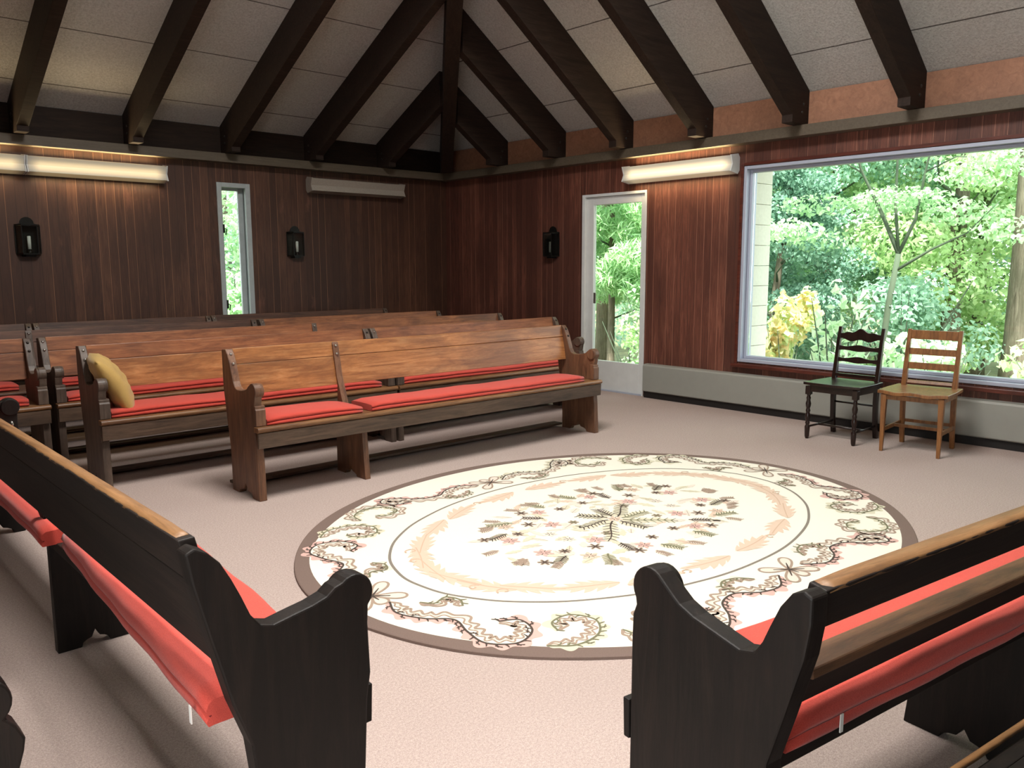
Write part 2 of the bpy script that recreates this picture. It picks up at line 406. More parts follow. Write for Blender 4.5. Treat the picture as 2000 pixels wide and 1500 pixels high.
# rafters
def bolt(x, y, z, axis, parent, m='dark_bolt', r=.013, name='bolt', t=.008):
    mb = MB(); n = 10; ring = []
    for rr, d in ((r, 0), (r, t*.5), (r*.7, t), (.001, t*1.15)):
        R = []
        for i in range(n):
            a = 2*PI*i/n; c, s_ = rr*math.cos(a), rr*math.sin(a)
            R.append({'y-': (x+c, y-d, z+s_), 'x-': (x-d, y+c, z+s_), 'y+': (x+c, y+d, z+s_)}[axis])
        ring.append(R)
    mb.sections(ring, caps=True); return mb.build(name, M[m], parent)
ORD = ['first', 'second', 'third', 'fourth', 'fifth', 'sixth', 'seventh']
TH = .10
def rafter_profile(s, dep, run):   # (distance from the wall, height)
    zb = ZE-dep
    return [(.022, ZR1+.001), (.30, ZR1+.001), (.30, zb+s*.30+.0), (run, zb+s*run), (run, ZE+s*run-.004), (.022, ZE+s*.022-.004)]
for i in range(7):
    yc = -.245-.98*i
    if i == 0: continue
    run = min(abs(yc)/SR*SL, CX*-1-.95) - .09
    root = empty('roof_rafter', (0, yc, 0)); 
    tag(root, 'dark brown roof rafter above the right wall, %s from the corner' % ORD[i-1], 'rafter', 'rafters over the right wall')
    prof = [(-d, z) for d, z in rafter_profile(SR, .425, run)]
    mb = MB().prism(prof, -TH/2, TH/2, 'y'); mb.build('beam', M['rafter'], root, bevel=.004)
    for bz in (ZR1+.10, ZR1+.17): bolt(-.14 if bz < ZR1+.15 else -.12, -TH/2, bz, 'y-', root)
for i in range(7):
    xc = -1.056-1.0*i
    run = min(abs(xc)/SL*SR, -CY-1.25) - .12
    root = empty('roof_rafter', (xc, 0, 0))
    tag(root, 'dark brown roof rafter above the left wall, %s from the corner' % ORD[i], 'rafter', 'rafters over the left wall')
    prof = [(-d, z) for d, z in rafter_profile(SL, .385, run)]
    mb = MB(); mb.prism([(p[0], p[1]) for p in prof], -TH/2, TH/2, 'x'); mb.build('beam', M['rafter'], root, bevel=.004)
    for bz in (ZR1+.10, ZR1+.17): bolt(-TH/2, -.14, bz, 'x-', root)
# hip beam in the corner
hd = Vector((CX, CY, 0)).normalized(); hl = math.hypot(CX, CY)
root = empty('hip_rafter', (0, 0, 0), math.atan2(CY, CX))
tag(root, 'heavy dark hip beam rising out of the corner between the two walls', 'rafter')
sh = (ZA-ZE)/hl; run = hl*(1-k)-.02
prof = [(.04, ZR1), (.42, ZR1), (.42, ZE-.48+sh*.42), (run, ZE-.48+sh*run), (run, ZE+sh*run-.03), (.04, ZE+sh*.04-.03)]
MB().prism(prof, -.075, .075, 'y').build('beam', M['rafter'], root, bevel=.004)

# ------------------------------------------------------------------ narrow window in the left wall
wn = empty('window_1', (0, 0, 0)); wn['kind'] = 'structure'
def frame_xz(x0, x1, z0, z1, wl, wr, wt, wb, y0, y1, mb):
    mb.box(x0, x0+wl, y0, y1, z0, z1); mb.box(x1-wr, x1, y0, y1, z0, z1)
    mb.box(x0+wl, x1-wr, y0, y1, z1-wt, z1); mb.box(x0+wl, x1-wr, y0, y1, z0, z0+wb); return mb
frame_xz(NX0+.001, NX1-.001, NZ0+.001, NZ1-.001, .055, .055, .05, .05, -.012, .03, MB()).build('casing', M['grey_paint'], wn, bevel=.004)
frame_xz(NX0+.001, NX1-.001, NZ0+.001, NZ1-.001, .035, .035, .035, .035, .03, .158, MB()).build('jamb', M['grey_paint'], wn)
frame_xz(NX0+.037, NX1-.037, NZ0+.037, NZ1-.037, .045, .06, .04, .04, .10, .145, MB()).build('sash', M['grey_paint'], wn, bevel=.004)
MB().box(NX0+.083, NX1-.098, .120, .126, NZ0+.078, NZ1-.078).build('pane', M['glass'], wn)
for z in (.95, 1.78):
    mb = MB(); mb.box(NX0+.048, NX0+.066, -.024, -.012, z-.01, z+.085); mb.tube([(NX0+.057, -.024, z+.04), (NX0+.075, -.045, z+.03), (NX0+.062, -.05, z-.03)], .006, 6)
    mb.build('latch', M['iron'], wn)

# ------------------------------------------------------------------ glazed door in the right wall
dr = empty('door_1', (0, 0, 0)); dr['kind'] = 'structure'
def frame_yz(y0, y1, z0, z1, wl, wr, wt, wb, x0, x1, mb):
    mb.box(x0, x1, y0, y0+wl, z0, z1); mb.box(x0, x1, y1-wr, y1, z0, z1)
    mb.box(x0, x1, y0+wl, y1-wr, z1-wt, z1)
    if wb: mb.box(x0, x1, y0+wl, y1-wr, z0, z0+wb)
    return mb
frame_yz(DY0+.002, DY1-.002, 0, DZ-.002, .022, .045, .03, 0, -.01, .12, MB()).build('door_frame', M['white_paint'], dr, bevel=.003)
frame_yz(DY0+.026, DY1-.049, .012, DZ-.034, .062, .105, .085, .325, .02, .065, MB()).build('door_leaf', M['white_paint'], dr, bevel=.003)
MB().box(.038, .046, DY0+.088, DY1-.154, .337, DZ-.119).build('pane', M['glass'], dr)
MB().box(-.015, .13, DY0+.026, DY1-.049, .0, .012).build('threshold', M['alu'], dr)
MB().box(.012, .02, -2.70, -2.665, .98, 1.10).build('lock_plate', M['steel'], dr, bevel=.002)

# ------------------------------------------------------------------ picture window
wd = empty('window_2', (0, 0, 0)); wd['kind'] = 'structure'
frame_yz(WY0+.001, WY1-.001, WZ0+.001, WZ1-.001, .03, .03, .03, .03, -.012, .15, MB()).build('outer_frame', M['alu'], wd, bevel=.003)
frame_yz(WY0+.032, WY1-.032, WZ0+.032, WZ1-.032, .026, .026, .026, .026, .05, .13, MB()).build('inner_frame', M['alu'], wd, bevel=.003)
MB().box(.085, .095, WY0+.059, WY1-.059, WZ0+.059, WZ1-.059).build('pane', M['glass'], wd)
o = MB().box(-.055, -.002, WY0-.04, WY1+.05, WZ0-.05, WZ0-.015).build('window_sill', M['window_trim'], wd, bevel=.005)
mb = MB(); mb.box(-.02, -.001, WY1+.0, WY1+.03, WZ0-.015, WZ1+.03); mb.box(-.02, -.001, WY0-.03, WY0, WZ0-.015, WZ1+.03); mb.box(-.02, -.001, WY0, WY1, WZ1+.001, WZ1+.03)
mb.build('window_surround', M['window_trim'], wd, bevel=.003)

wv = empty('window_fill', (-W_, 0, 0)); wv['kind'] = 'structure'  # unseen west window, added to hold the fill light
frame_yz(-10.599, -7.401, .501, 2.299, .05, .05, .05, .05, -.10, .012, MB()).build('outer_frame', M['alu'], wv, bevel=.003)
MB().box(-.06, -.052, -10.549, -7.451, .551, 2.249).build('pane', M['glass'], wv)

# ------------------------------------------------------------------ heater under the window
ht = empty('baseboard_heater', (0, -3.465, 0)); tag(ht, 'long low grey heater cover running under the picture window', 'heater')
L = 7.6
prof = [(-.075, .07), (-.082, .08), (-.082, .345), (-.07, .36), (-.022, .366), (-.002, .366), (-.002, .07)]
MB().prism(prof, -L, 0, 'y').build('cover', M['heater'], ht, bevel=.003)
MB().box(-.055, -.002, -L, 0, 0, .07).build('base', M['black'], ht)

# ------------------------------------------------------------------ wall lamps
def fixture(loc, rz, length, lit, label):
    r = empty('wall_light', loc, rz); tag(r, label, 'light')
    # local: x along the wall, -y into the room, z = 0 at its bottom edge
    prof = [(-.03, -.002), (-.145, .02), (-.115, .085), (-.145, .160), (-.03, .178), (-.02, .178), (-.02, -.002)]
    ins = [(-.03, .0), (-.140, .022), (-.112, .085), (-.140, .156), (-.03, .176)]
    MB().prism([(-.001, .02), (-.02, .02), (-.02, .155), (-.001, .155)], .02, length-.02).build('back_plate', M['white_paint'], r)
    m = {0: 'lens_off', 1: 'lens_on', 2: 'lens_warm'}[lit]
    o = MB().prism(prof, .012, length-.012).build('lens', M[m], r, bevel=.003)
    cap = [(-.002, .03), (-.03, -.004), (-.150, .016), (-.120, .085), (-.150, .166), (-.03, .184), (-.002, .15)]
    for a, b in ((0, .012), (length-.012, length)):
        MB().prism(cap, a, b).build('end_cap', M['lens_off' if lit == 0 else 'white_paint'], r)
    if lit:      # the tube's light leaving the lens upwards and downwards
        for z, d in ((-.014, -1), (.192, 1)):
            l = lamp('tube_light', 'AREA', (0, 0, 0), 2.6 if d < 0 else 5.5, (1, .76, .42), length-.15, .03)
            l.parent = r; l.location = (length/2, -.085 if d < 0 else -.10, z); l.rotation_euler = (0 if d < 0 else PI, 0, 0)
    return r
fixture((-.0, -3.185, 2.262), -PI/2, 1.325, 1, 'lit fluorescent wall light above the white door')
fixture((-2.085, -.0, 2.262), 0, 1.32, 0, 'unlit fluorescent wall light between the narrow window and the corner')
fixture((-5.015, -.0, 2.262), 0, 1.285, 2, 'yellow lit fluorescent wall light left of the narrow window')
fixture((-6.33, -.0, 2.262), 0, 1.31, 2, 'lit fluorescent wall light cut off by the left edge, end to end with another')

def sconce(loc, rz, label):
    r = empty('wall_lantern', loc, rz); tag(r, label, 'sconce')
    # local: -y into the room, z = 0 at the underside
    arc = [(-.105, .02), (-.105, .30)] + [(.105*math.cos(a)*-.58, .31+.062*math.sin(a)) for a in [i*PI/10 for i in range(0, 11)]] + [(.105, .30), (.105, .02)]
    MB().prism(arc, -.008, -.001, 'y').build('back_plate', M['iron'], r)
    sec = [(-.105, -.008), (-.065, -.10), (.065, -.10), (.105, -.008)]
    MB().prism(sec, .02, .032, 'z').build('tray', M['iron'], r)
    MB().prism([(x*1.02, y*1.03) for x, y in sec], .292, .302, 'z').build('top_plate', M['iron'], r)
    MB().prism([(x*.6, y*.6-.004) for x, y in sec], .0, .0195, 'z').build('foot', M['iron'], r)
    mb = MB()
    for x, y in sec[1:3]: mb.box(x-.004, x+.004, y-.002, y+.006, .03, .295)
    for x, y in (sec[0], sec[3]): mb.box(x-.004, x+.004, y-.006, y, .03, .295)
    for i in range(3):
        a, b = sec[i], sec[i+1]
        mb.tube([(a[0], a[1], .285), (b[0], b[1], .285)], .004, 6)
    mb.build('cage', M['iron'], r)
    mb = MB()
    for i in range(3):
        a, b = sec[i], sec[i+1]
        mb.add([(a[0], a[1], .032), (b[0], b[1], .032), (b[0], b[1], .292), (a[0], a[1], .292), (a[0]*.97, a[1]+.002, .032), (b[0]*.97, b[1]+.003, .032), (b[0]*.97, b[1]+.003, .292), (a[0]*.97, a[1]+.002, .292)],
               [(0, 1, 2, 3), (4, 7, 6, 5), (0, 4, 5, 1), (3, 2, 6, 7)])
    mb.build('glass_pane', M['lantern_glass'], r)
    MB().lathe([(.016, .070), (.016, .188), (.012, .193), (.002, .194)], 0, -.05, 12).build('candle', M['candle'], r)
    MB().lathe([(.026, .0325), (.028, .038), (.020, .05), (.019, .069), (.002, .069)], 0, -.05, 12).build('candle_cup', M['iron'], r)
sconce((-5.03, 0, 1.50), 0, 'black iron candle lantern on the left wall nearest the left edge')
sconce((-2.255, 0, 1.50), 0, 'black iron candle lantern between the narrow window and the unlit light')
sconce((0, -2.035, 1.49), -PI/2, 'black iron candle lantern on the right wall beside the door')

# ------------------------------------------------------------------ benches
def arc_pts(cx, cz, r, a0, a1, n):
    return [(cx+r*math.cos(math.radians(a0+(a1-a0)*i/n)), cz+r*math.sin(math.radians(a0+(a1-a0)*i/n))) for i in range(n+1)]
def arch(x0, x1, h):      # ogee arch cut in the foot, from back to front
    w_ = x1-x0; return [(x1, 0), (x1-.06*w_, h*.28), (x1-.2*w_, h*.42), (x1-.36*w_, h*.5), (x1-.5*w_, h), (x0+.36*w_, h*.5), (x0+.2*w_, h*.42), (x0+.06*w_, h*.28), (x0, 0)]
def end_profile(kind='plain'):
    # (u, z): u = 0 at the front of the foot, growing to the back
    if kind == 'R':
        kn = arc_pts(.052, .700, .052, 215, 45, 12)
        mid = [(.118, .715), (.14, .70), (.18, .686), (.24, .675), (.30, .664), (.335, .674), (.352, .70), (.368, .738), (.388, .782), (.412, .815), (.438, .828), (.456, .820), (.456, .77), (.445, .70), (.405, .56), (.375, .46), (.368, .2)]
        fr_ = [(0, 0), (.0, .30), (.0, .56), (.002, .63), (.012, .655)]
    elif kind == 'L':
        kn = arc_pts(.045, .675, .047, 225, 50, 12)
        mid = [(.095, .705), (.115, .69), (.15, .680), (.20, .672), (.24, .665), (.268, .674), (.288, .70), (.306, .745), (.324, .785), (.345, .825), (.370, .852), (.395, .866), (.413, .858), (.402, .79), (.374, .675), (.335, .52), (.300, .42), (.290, .33), (.290, .1)]
        fr_ = [(.02, 0), (.03, .25), (.02, .42), (.010, .48), (.014, .60), (.012, .63)]
    elif kind == 'M':
        kn = arc_pts(.052, .690, .05, 225, 45, 12)
        mid = [(.11, .70), (.14, .672), (.20, .66), (.28, .655), (.33, .72), (.37, .83), (.41, .885), (.455, .88), (.45, .65), (.42, .45), (.388, .28), (.385, .1)]
        fr_ = [(-.04, 0), (-.04, .36), (-.03, .46), (-.012, .50), (.004, .52), (.002, .545), (-.008, .58), (-.012, .605), (.0, .635), (.012, .65)]
    else:
        kn = arc_pts(.045, .668, .046, 225, 50, 12)
        mid = [(.095, .692), (.115, .675), (.15, .664), (.20, .656), (.255, .655), (.285, .668), (.305, .70), (.322, .75), (.343, .81), (.368, .862), (.395, .893), (.452, .888), (.452, .66), (.42, .45), (.388, .28), (.385, .1)]
        fr_ = [(0, 0), (.012, .25), (.03, .42), (.03, .56), (.018, .60), (.012, .63)]
    back = mid[-1][0]
    fw_ = .095 if back > .33 else .075
    return fr_+kn+mid+[(back, 0)]+arch(fw_, back-fw_, .075)
def lerp_plank(u0, z0, u1, z1, th):   # board between two front points, thickness to the back
    d = Vector((u1-u0, z1-z0)).normalized(); n = Vector((d.y, -d.x))*th
    return [(u0, z0), (u1, z1), (u1+n.x, z1+n.y), (u0+n.x, z0+n.y)]
def wob_board(prof, x0, x1, amp, seed, top_only=True, nseg=None):
    """board swept along x whose long edges waver a little, as hand-planed timber does"""
    rnd = random.Random(seed); n = nseg or max(2, int((x1-x0)/.12)); rings = []
    ph = [rnd.uniform(0, 6) for _ in range(4)]
    for i in range(n+1):
        x = x0+(x1-x0)*i/n
        d = amp*(math.sin(x*2.1+ph[0])+.6*math.sin(x*5.3+ph[1])+.4*math.sin(x*11.7+ph[2]))
        rings.append([(x, u, z+(d if z > sum(p[1] for p in prof)/len(prof) else 0)) for u, z in prof])
    mb = MB(); mb.sections(rings, smooth=False); return mb
bench_n = 0
def bench(loc, rz, L, mids, label, group, mats, kind='plain', th=.048, near=False, bolts=True, foot=True, planks=None):
    """local frame: x along the bench, -y towards its front; mats = (end, plank top, plank low, seat, apron, top edge)"""
    global bench_n; bench_n += 1
    r = empty('pew_bench', loc, rz); tag(r, label, 'bench', group)
    me_, mt, ml, ms, ma = [M[x] for x in mats]
    prof = end_profile(kind)
    kc = (.045, .668) if kind == 'plain' else (.045, .675) if kind == 'L' else ((.052, .700) if kind == 'R' else (.052, .690)); kr = .045 if kind in ('plain', 'L') else .051
    for side, (a, b) in enumerate(((0, th), (L-th, L))):
        mb = MB(); mb.prism(prof, a, b)
        ex = .012
        mb.prism(arc_pts(kc[0], kc[1], kr-.001, 0, 345, 23), a+(.002 if side == 0 else -ex), b+(ex if side == 0 else -.002), smooth=True)
        ep = mb.build('end_panel', me_, r, bevel=.0045)
        # block rising in front of the panel over the seat, with a stepped head
        q0, q1 = (a, b+.016) if side == 0 else (a-.016, b)
        blk = [(.004, .457), (.004, .555), (.012, .562), (.012, .578), (.026, .583), (.060, .583), (.060, .457)]
        if kind == 'plain' and not near: MB().prism(blk, q0, q1).build('end_block', me_, ep, bevel=.003)
        if bolts:
            fx = (a+b)/2
            tops = ((.374, .862), (.345, .805)) if kind != 'R' else ((.44, .83), (.395, .775))
            for (u, z) in tops:
                bolt(fx, u-.004, z, 'y-', ep, 'steel' if side == 0 else 'dark_bolt', .0095)
    # seat board with a rounded nosing that runs in front of the end panels
    su1 = {'R': .36, 'L': .285}.get(kind, .372)
    st = [(.034, .421), (.034, .455), (su1, .455), (su1, .421)]
    ns = [(-.034, .438), (-.030, .428), (-.018, .421), (.029, .421), (.029, .455), (-.020, .455), (-.030, .449)]
    mb = MB(); mb.prism(st, th+.001, L-th-.001); mb.prism(ns if not near else [(u+.03, z) for u, z in ns[:3]]+[(.034, .421), (.034, .455)]+[(u+.03, z) for u, z in ns[5:]], *((-.006, L+.006) if not near else (th+.001, L-th-.001)))
    mb.build('seat', ms, r, bevel=.003)
    MB().prism([(-.002, .325), (-.004, .42), (-.024, .42), (-.020, .325)], *((-.001, L+.001) if not near or kind == 'R' else (th+.001, L-th-.001))).build('apron', ma, r, bevel=.003)
    if kind == 'R':
        t = wob_board([(.391, .742), (.413, .827), (.451, .821), (.429, .736)], th+.001, L-th-.001, .0012, bench_n); t.build('top_rail', mt, r, bevel=.003)
        t = wob_board([(.372, .648), (.374, .667), (.430, .660), (.431, .641)], th+.001, L-th-.001, .001, bench_n+1); t.build('book_ledge', M['ledge'], r, bevel=.004)
        MB().prism([(.335, .545), (.362, .640), (.390, .640), (.363, .545)], th+.001, L-th-.001).build('lower_rail', mt, r, bevel=.003)
    else:
        zt, zm, zl = (.893, .795, .605) if kind != 'L' else (.874, .775, .580)
        fu = (lambda z: .338+(z-.60)*.21) if kind != 'L' else (lambda z: .308+(z-.60)*.24)
        t = wob_board([(fu(zm+.003), zm+.003), (fu(zt), zt), (fu(zt)+.034, zt-.002), (fu(zm)+.034, zm+.003)], th+.001, L-th-.001, .0011, bench_n)
        t.build('upper_back_plank', mt, r, bevel=.003)
        MB().prism([(fu(zl), zl), (fu(zm), zm-.001), (fu(zm)+.030, zm-.001), (fu(zl)+.030, zl)], th+.001, L-th-.001).build('lower_back_plank', ml, r, bevel=.003)
    if foot:
        MB().prism([(.40, .018), (.40, .036), (.50, .036), (.50, .018)], .03, L-.03).build('foot_board', ma, r, bevel=.002)
    for mx in mids:
        if kind == 'L': fp = [(.02, 0), (.035, .25), (.045, .42), (.280, .42), (.28, .1), (.28, 0)]+arch(.10, .20, .06)
        elif kind == 'R': fp = [(.02, 0), (.045, .25), (.05, .42), (.38, .42), (.38, .1), (.38, 0)]+arch(.13, .27, .06)
        else: fp = [(.012, 0), (.035, .25), (.045, .42), (.37, .42), (.37, .1), (.372, 0)]+arch(.12, .27, .06)
        mb = MB().prism(fp, mx, mx+.042)
        sp = mb.build('middle_leg', me_, r, bevel=.003)
        if kind != 'R':
            fu = (lambda z: .338+(z-.60)*.21) if kind != 'L' else (lambda z: .308+(z-.60)*.24)
            stay = [(.262, .457), (.300, .56), (fu(.66)-.012, .66), (fu(.86)-.010, .86 if kind == 'L' else .875), (fu(.87)-.002, .872 if kind == 'L' else .893), (fu(.60)-.002, .60), (.345 if kind != 'L' else .28, .457)]
            b_ = MB().prism(stay, mx, mx+.046).build('back_stay', me_, r, bevel=.003)
            for z in (.865, .81): bolt(mx+.023, fu(z)-.0115, z, 'y-', b_, 'steel', .0095)
    return r
WB = ('panel_brown', 'plank', 'plank', 'seat_wood', 'apron_wood')
WG = ('panel_grey', 'plank_red', 'plank', 'seat_wood', 'apron_wood')
WD = ('panel_grey', 'plank_red', 'plank_red', 'seat_wood', 'apron_wood')
WX = ('panel_grey', 'plank_dark', 'plank_dark', 'plank_dark', 'apron_wood')
WK = ('panel_shaded', 'plank_shaded', 'plank_shaded', 'plank_shaded', 'panel_shaded')
G = 'pews facing the rug'
bench((-4.868, -4.376, 0), -.004, 3.04, [.745], 'orange-brown pew nearest the white door, front row behind the rug', G, WB)
bench((-5.475, -3.49, 0), -.012, 2.19, [], 'brown pew in the second row that holds the mustard pillow', G, WG)
bench((-3.262, -3.52, 0), 0.0, 2.20, [], 'brown pew in the second row standing half behind the front pew, right of the joint', G, WG)
bench((-5.50, -2.60, 0), 0.0, 4.52, [2.21], 'long brown pew in the third row behind the pillow pew', G, WD)
bench((-8.35, -2.60, 0), 0.0, 2.80, [1.2], 'grey-ended pew cut by the left edge, end to end with the third row', G, WD)
bench((-3.385, -1.74, 0), 0.0, 2.22, [], 'short brown pew in the fourth row, right of its joint', G, WD)
bench((-7.20, -1.74, 0), 0.0, 3.78, [1.8], 'long dark pew in the fourth row, left of its joint', G, WX)
bench((-3.47, -.80, 0), 0.0, 2.20, [], 'darkest pew against the left wall under the unlit light', G, WX)
bench((-5.14, -.82, 0), 0.0, 1.65, [], 'short dark pew against the left wall below the narrow window', G, WX)
bench((-7.60, -.84, 0), 0.0, 2.44, [], 'dark pew against the left wall at the left edge', G, WX)
# foreground
LB = bench((-6.012, -7.395, 0), PI/2, 3.42, [1.68], 'near shaded pew at left seen from behind, red cushions showing under its back', G, WK, kind='L', foot=False, bolts=False, near=True)
RA = math.radians(-8)
KR = Vector((-5.60, -7.812, 0)); dR = Vector((math.cos(RA), math.sin(RA), 0)); LR = 3.2
pr = KR+dR*LR
RB = bench(tuple(pr), PI+RA, LR, [LR-1.175], 'near shaded pew at lower right seen from behind, open rails and a ledge', G, WK, kind='R', foot=False, bolts=False, near=True)
# the row behind it
ps = KR+dR*LR+Vector((math.sin(RA), -math.cos(RA), 0))*.60
SB = bench(tuple(ps), PI+RA, LR+.75, [LR-1.5], 'bare pew seat in the bottom right corner behind the near pew', G, ('panel_shaded', 'plank_shaded', 'plank_shaded', 'panel_shaded', 'panel_shaded'), kind='R', foot=False, bolts=False, near=True)
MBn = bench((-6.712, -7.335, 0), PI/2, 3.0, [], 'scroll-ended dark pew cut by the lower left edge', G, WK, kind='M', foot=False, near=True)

MBn.scale = (1, 1, .945)
# pale strips: light on the foreground top edges, put into the colour
def toplit(parent, x0, x1, pts, seed):
    rnd = random.Random(seed); rings = []; n = int((x1-x0)/.03)
    for i in range(n+1):
        x = x0+(x1-x0)*i/n; j = rnd.uniform(-.0012, .0012); taper = min(1, (i+.3)/3, (n-i+.3)/3)
        rings.append([(x, pts[0][0]+j*2, pts[0][1]-.004+j), (x, pts[0][0]+.004, pts[0][1]+.0035*taper), (x, pts[1][0]-.004, pts[1][1]+.0035*taper), (x, pts[1][0]+j*2, pts[1][1]-.006+2*j)])
    mb = MB(); mb.sections(rings); o = mb.build('lit_edge', M['edge_lit'], parent); o['label'] = 'pale lit top edge'
toplit(LB, .07, 3.34, [(.374, .8745), (.406, .8725)], 3)
toplit(SB, .05, LR+.70, [(-.028, .4565), (-.012, .4575)], 6)
toplit(RB, .05, LR-.06, [(.412, .8275), (.451, .8215)], 4)

# ------------------------------------------------------------------ cushions
def cushion(loc, rz, L, depth, label, h=.052, seed=0, tagm=None, name='seat_cushion', droop=0.0, group='red seat cushions'):
    """local: x along, y 0..depth to the back, z 0 at the seat board"""
    rnd = random.Random(seed); r = empty(name, loc, rz); tag(r, label, 'cushion', group)
    n = max(6, int(L/.07)); rings = []; top = []; mid = []; bot = []
    ph = [rnd.uniform(0, 6.28) for _ in range(8)]
    for i in range(n+1):
        x = L*i/n
        e = min(1, (i+.0)/1.0, (n-i)/1.0); ed = .82+.18*min(1, min(x, L-x)/.05)
        wv = .0022*(math.sin(x*4+ph[0])+math.sin(x*9.3+ph[1])+.6*math.sin(x*21+ph[2]))
        fy = .006*math.sin(x*3.1+ph[3])+.003*math.sin(x*13+ph[4])
        d2 = .006*math.sin(x*2.6+ph[5])+.002*math.sin(x*17+ph[6])
        H = h*ed+wv; m_ = H*.50+.0025*math.sin(x*5+ph[7])
        f0, b0 = fy, depth+d2
        sec = [(f0+.010, .001), (f0+.001, .005), (f0-.003, m_*.45), (f0+.001, m_-.004), (f0+.009, m_), (f0+.001, m_+.004), (f0-.003, m_+(H-m_)*.5), (f0+.003, H-.005), (f0+.014, H),
               (f0+depth*.3, H+.003), (f0+depth*.7, H+.003), (b0-.014, H), (b0-.003, H-.005-droop*.3), (b0+.003, m_+(H-m_)*.5-droop), (b0-.001, m_+.003-droop), (b0-.009, m_-droop), (b0-.001, m_-.004-droop), (b0+.003, m_*.45-droop), (b0-.001, .004-droop), (b0-.012, .001-droop*.6)]
        inset = 0
        rings.append([(x, y, z) for y, z in sec]); mid.append((x, f0+.004, m_)); bot.append((x, f0+.002, .003)); top.append((x, b0-.006, m_-droop))
    mb = MB(); mb.sections(rings); mb.build('pad', M['cushion'], r, bevel=.0)
    MB().tube(mid, .0028, 6).build('front_seam', M['piping'], r)
    MB().tube(top, .0028, 6).build('rear_seam', M['piping'], r)
    if tagm:
        x, y, z, w_ = tagm; MB().box(x, x+w_, y, y+.0025, z-.035, z+.005).build('care_tag', M['tag'], r)
    return r
ZS = .456
def on(bx, by, rz, x, u):     # point on a bench seat in world space
    c, s_ = math.cos(rz), math.sin(rz); return (bx+x*c-u*s_, by+x*s_+u*c, ZS)
cushion(on(-4.868, -4.376, 0, .068, -.005), 0, .66, .33, 'short red cushion on the left end of the front pew', seed=1)
cushion(on(-4.868, -4.376, 0, .80, -.01), -.010, 2.04, .27, 'long red cushion on the front pew, right of its stay', seed=2)
cushion(on(-5.475, -3.49, 0, .07, .02), -.012, 2.0, .33, 'long red cushion under the mustard pillow', seed=3)
cushion(on(-3.262, -3.52, 0, .07, .02), 0, 2.05, .33, 'red cushion on the second-row pew seen under the front pew back at right', seed=4)
cushion(on(-5.50, -2.60, 0, .075, .02), 0, 2.08, .235, 'red cushion on the third-row pew, left of its stay', seed=5)
cushion(on(-5.50, -2.60, 0, 2.30, .02), 0, 2.1, .235, 'red cushion on the third-row pew, right of its stay', seed=6)
cushion(on(-8.35, -2.60, 0, 1.3, .02), 0, 1.38, .235, 'red cushion on the pew cut by the left edge, beside the rounded pew end', seed=7)
cushion(on(-7.20, -1.74, 0, .4, .02), 0, 1.25, .30, 'red cushion on the fourth-row pew seen at the far left', seed=8)
cushion(on(-7.20, -1.74, 0, 1.86, .02), 0, 1.8, .235, 'red cushion on the fourth-row pew behind the pillow pew', seed=9)
# left foreground pew: local x = world +y, local u = world -x
cushion(on(-6.012, -7.395, PI/2, .062, .06), PI/2-.063, 1.42, .305, 'red cushion on the near end of the near left pew, bulging under the back', seed=10, h=.062, droop=.012, tagm=(.06, .312, .012, .012))
cushion(on(-6.012, -7.395, PI/2, 1.55, .0), PI/2, 1.78, .33, 'red cushion on the far end of the near left pew', seed=11, h=.058, droop=.008)
q = pr; c_, s_ = math.cos(PI+RA), math.sin(PI+RA)
def onR(x, u): return (q.x+x*c_-u*s_, q.y+x*s_+u*c_, ZS)
cushion(onR(.06, .02), PI+RA, LR-.13, .352, 'long red cushion along the near pew at lower right', seed=12, h=.056, droop=.006, tagm=(LR-.13-.17, .356, .028, .010))

# mustard pillow
def pillow():
    r = empty('throw_pillow', (-5.318, -3.26, .655)); tag(r, 'mustard throw pillow leaning on the second-row pew end', 'pillow')
    n = 22; W2, T2 = .205, .078; mb = MB(); rnd = random.Random(5)
    def pt(i, j, s):
        a, b = -1+2*i/n, -1+2*j/n
        t = (max(0, (1-a*a))*max(0, (1-b*b)))**.42
        cx = a*(1-.07*(1-b*b)**1.0*-1-.07); cy = b*(1-.07*-(1-a*a)-.07)
        wr = .005*math.sin(9*a+4*b+2*s)*t+.004*math.sin(15*b-6*a+s)*t+.004*math.sin(22*a*b+3*b)*t
        # local: y across, z up, x thickness
        bend = -.022*(b*b)
        return (s*(T2*t)+wr+bend, cx*W2, cy*W2*1.08)
    idx = {}
    for s in (1, -1):
        for i in range(n+1):
            for j in range(n+1):
                edge = i in (0, n) or j in (0, n)
                if edge and s == -1: idx[(s, i, j)] = idx[(1, i, j)]
                else:
                    idx[(s, i, j)] = len(mb.v); mb.v.append(pt(i, j, s if not edge else 0))
        for i in range(n):
            for j in range(n):
                mb.f.append([idx[(s, i, j)], idx[(s, i+1, j)], idx[(s, i+1, j+1)], idx[(s, i, j+1)]]); mb.m.append(0); mb.sm.append(True)
    o = mb.build('pillow_cover', M['mustard'], r)
    r.rotation_euler = (math.radians(4), math.radians(-27), math.radians(-12))
pillow()

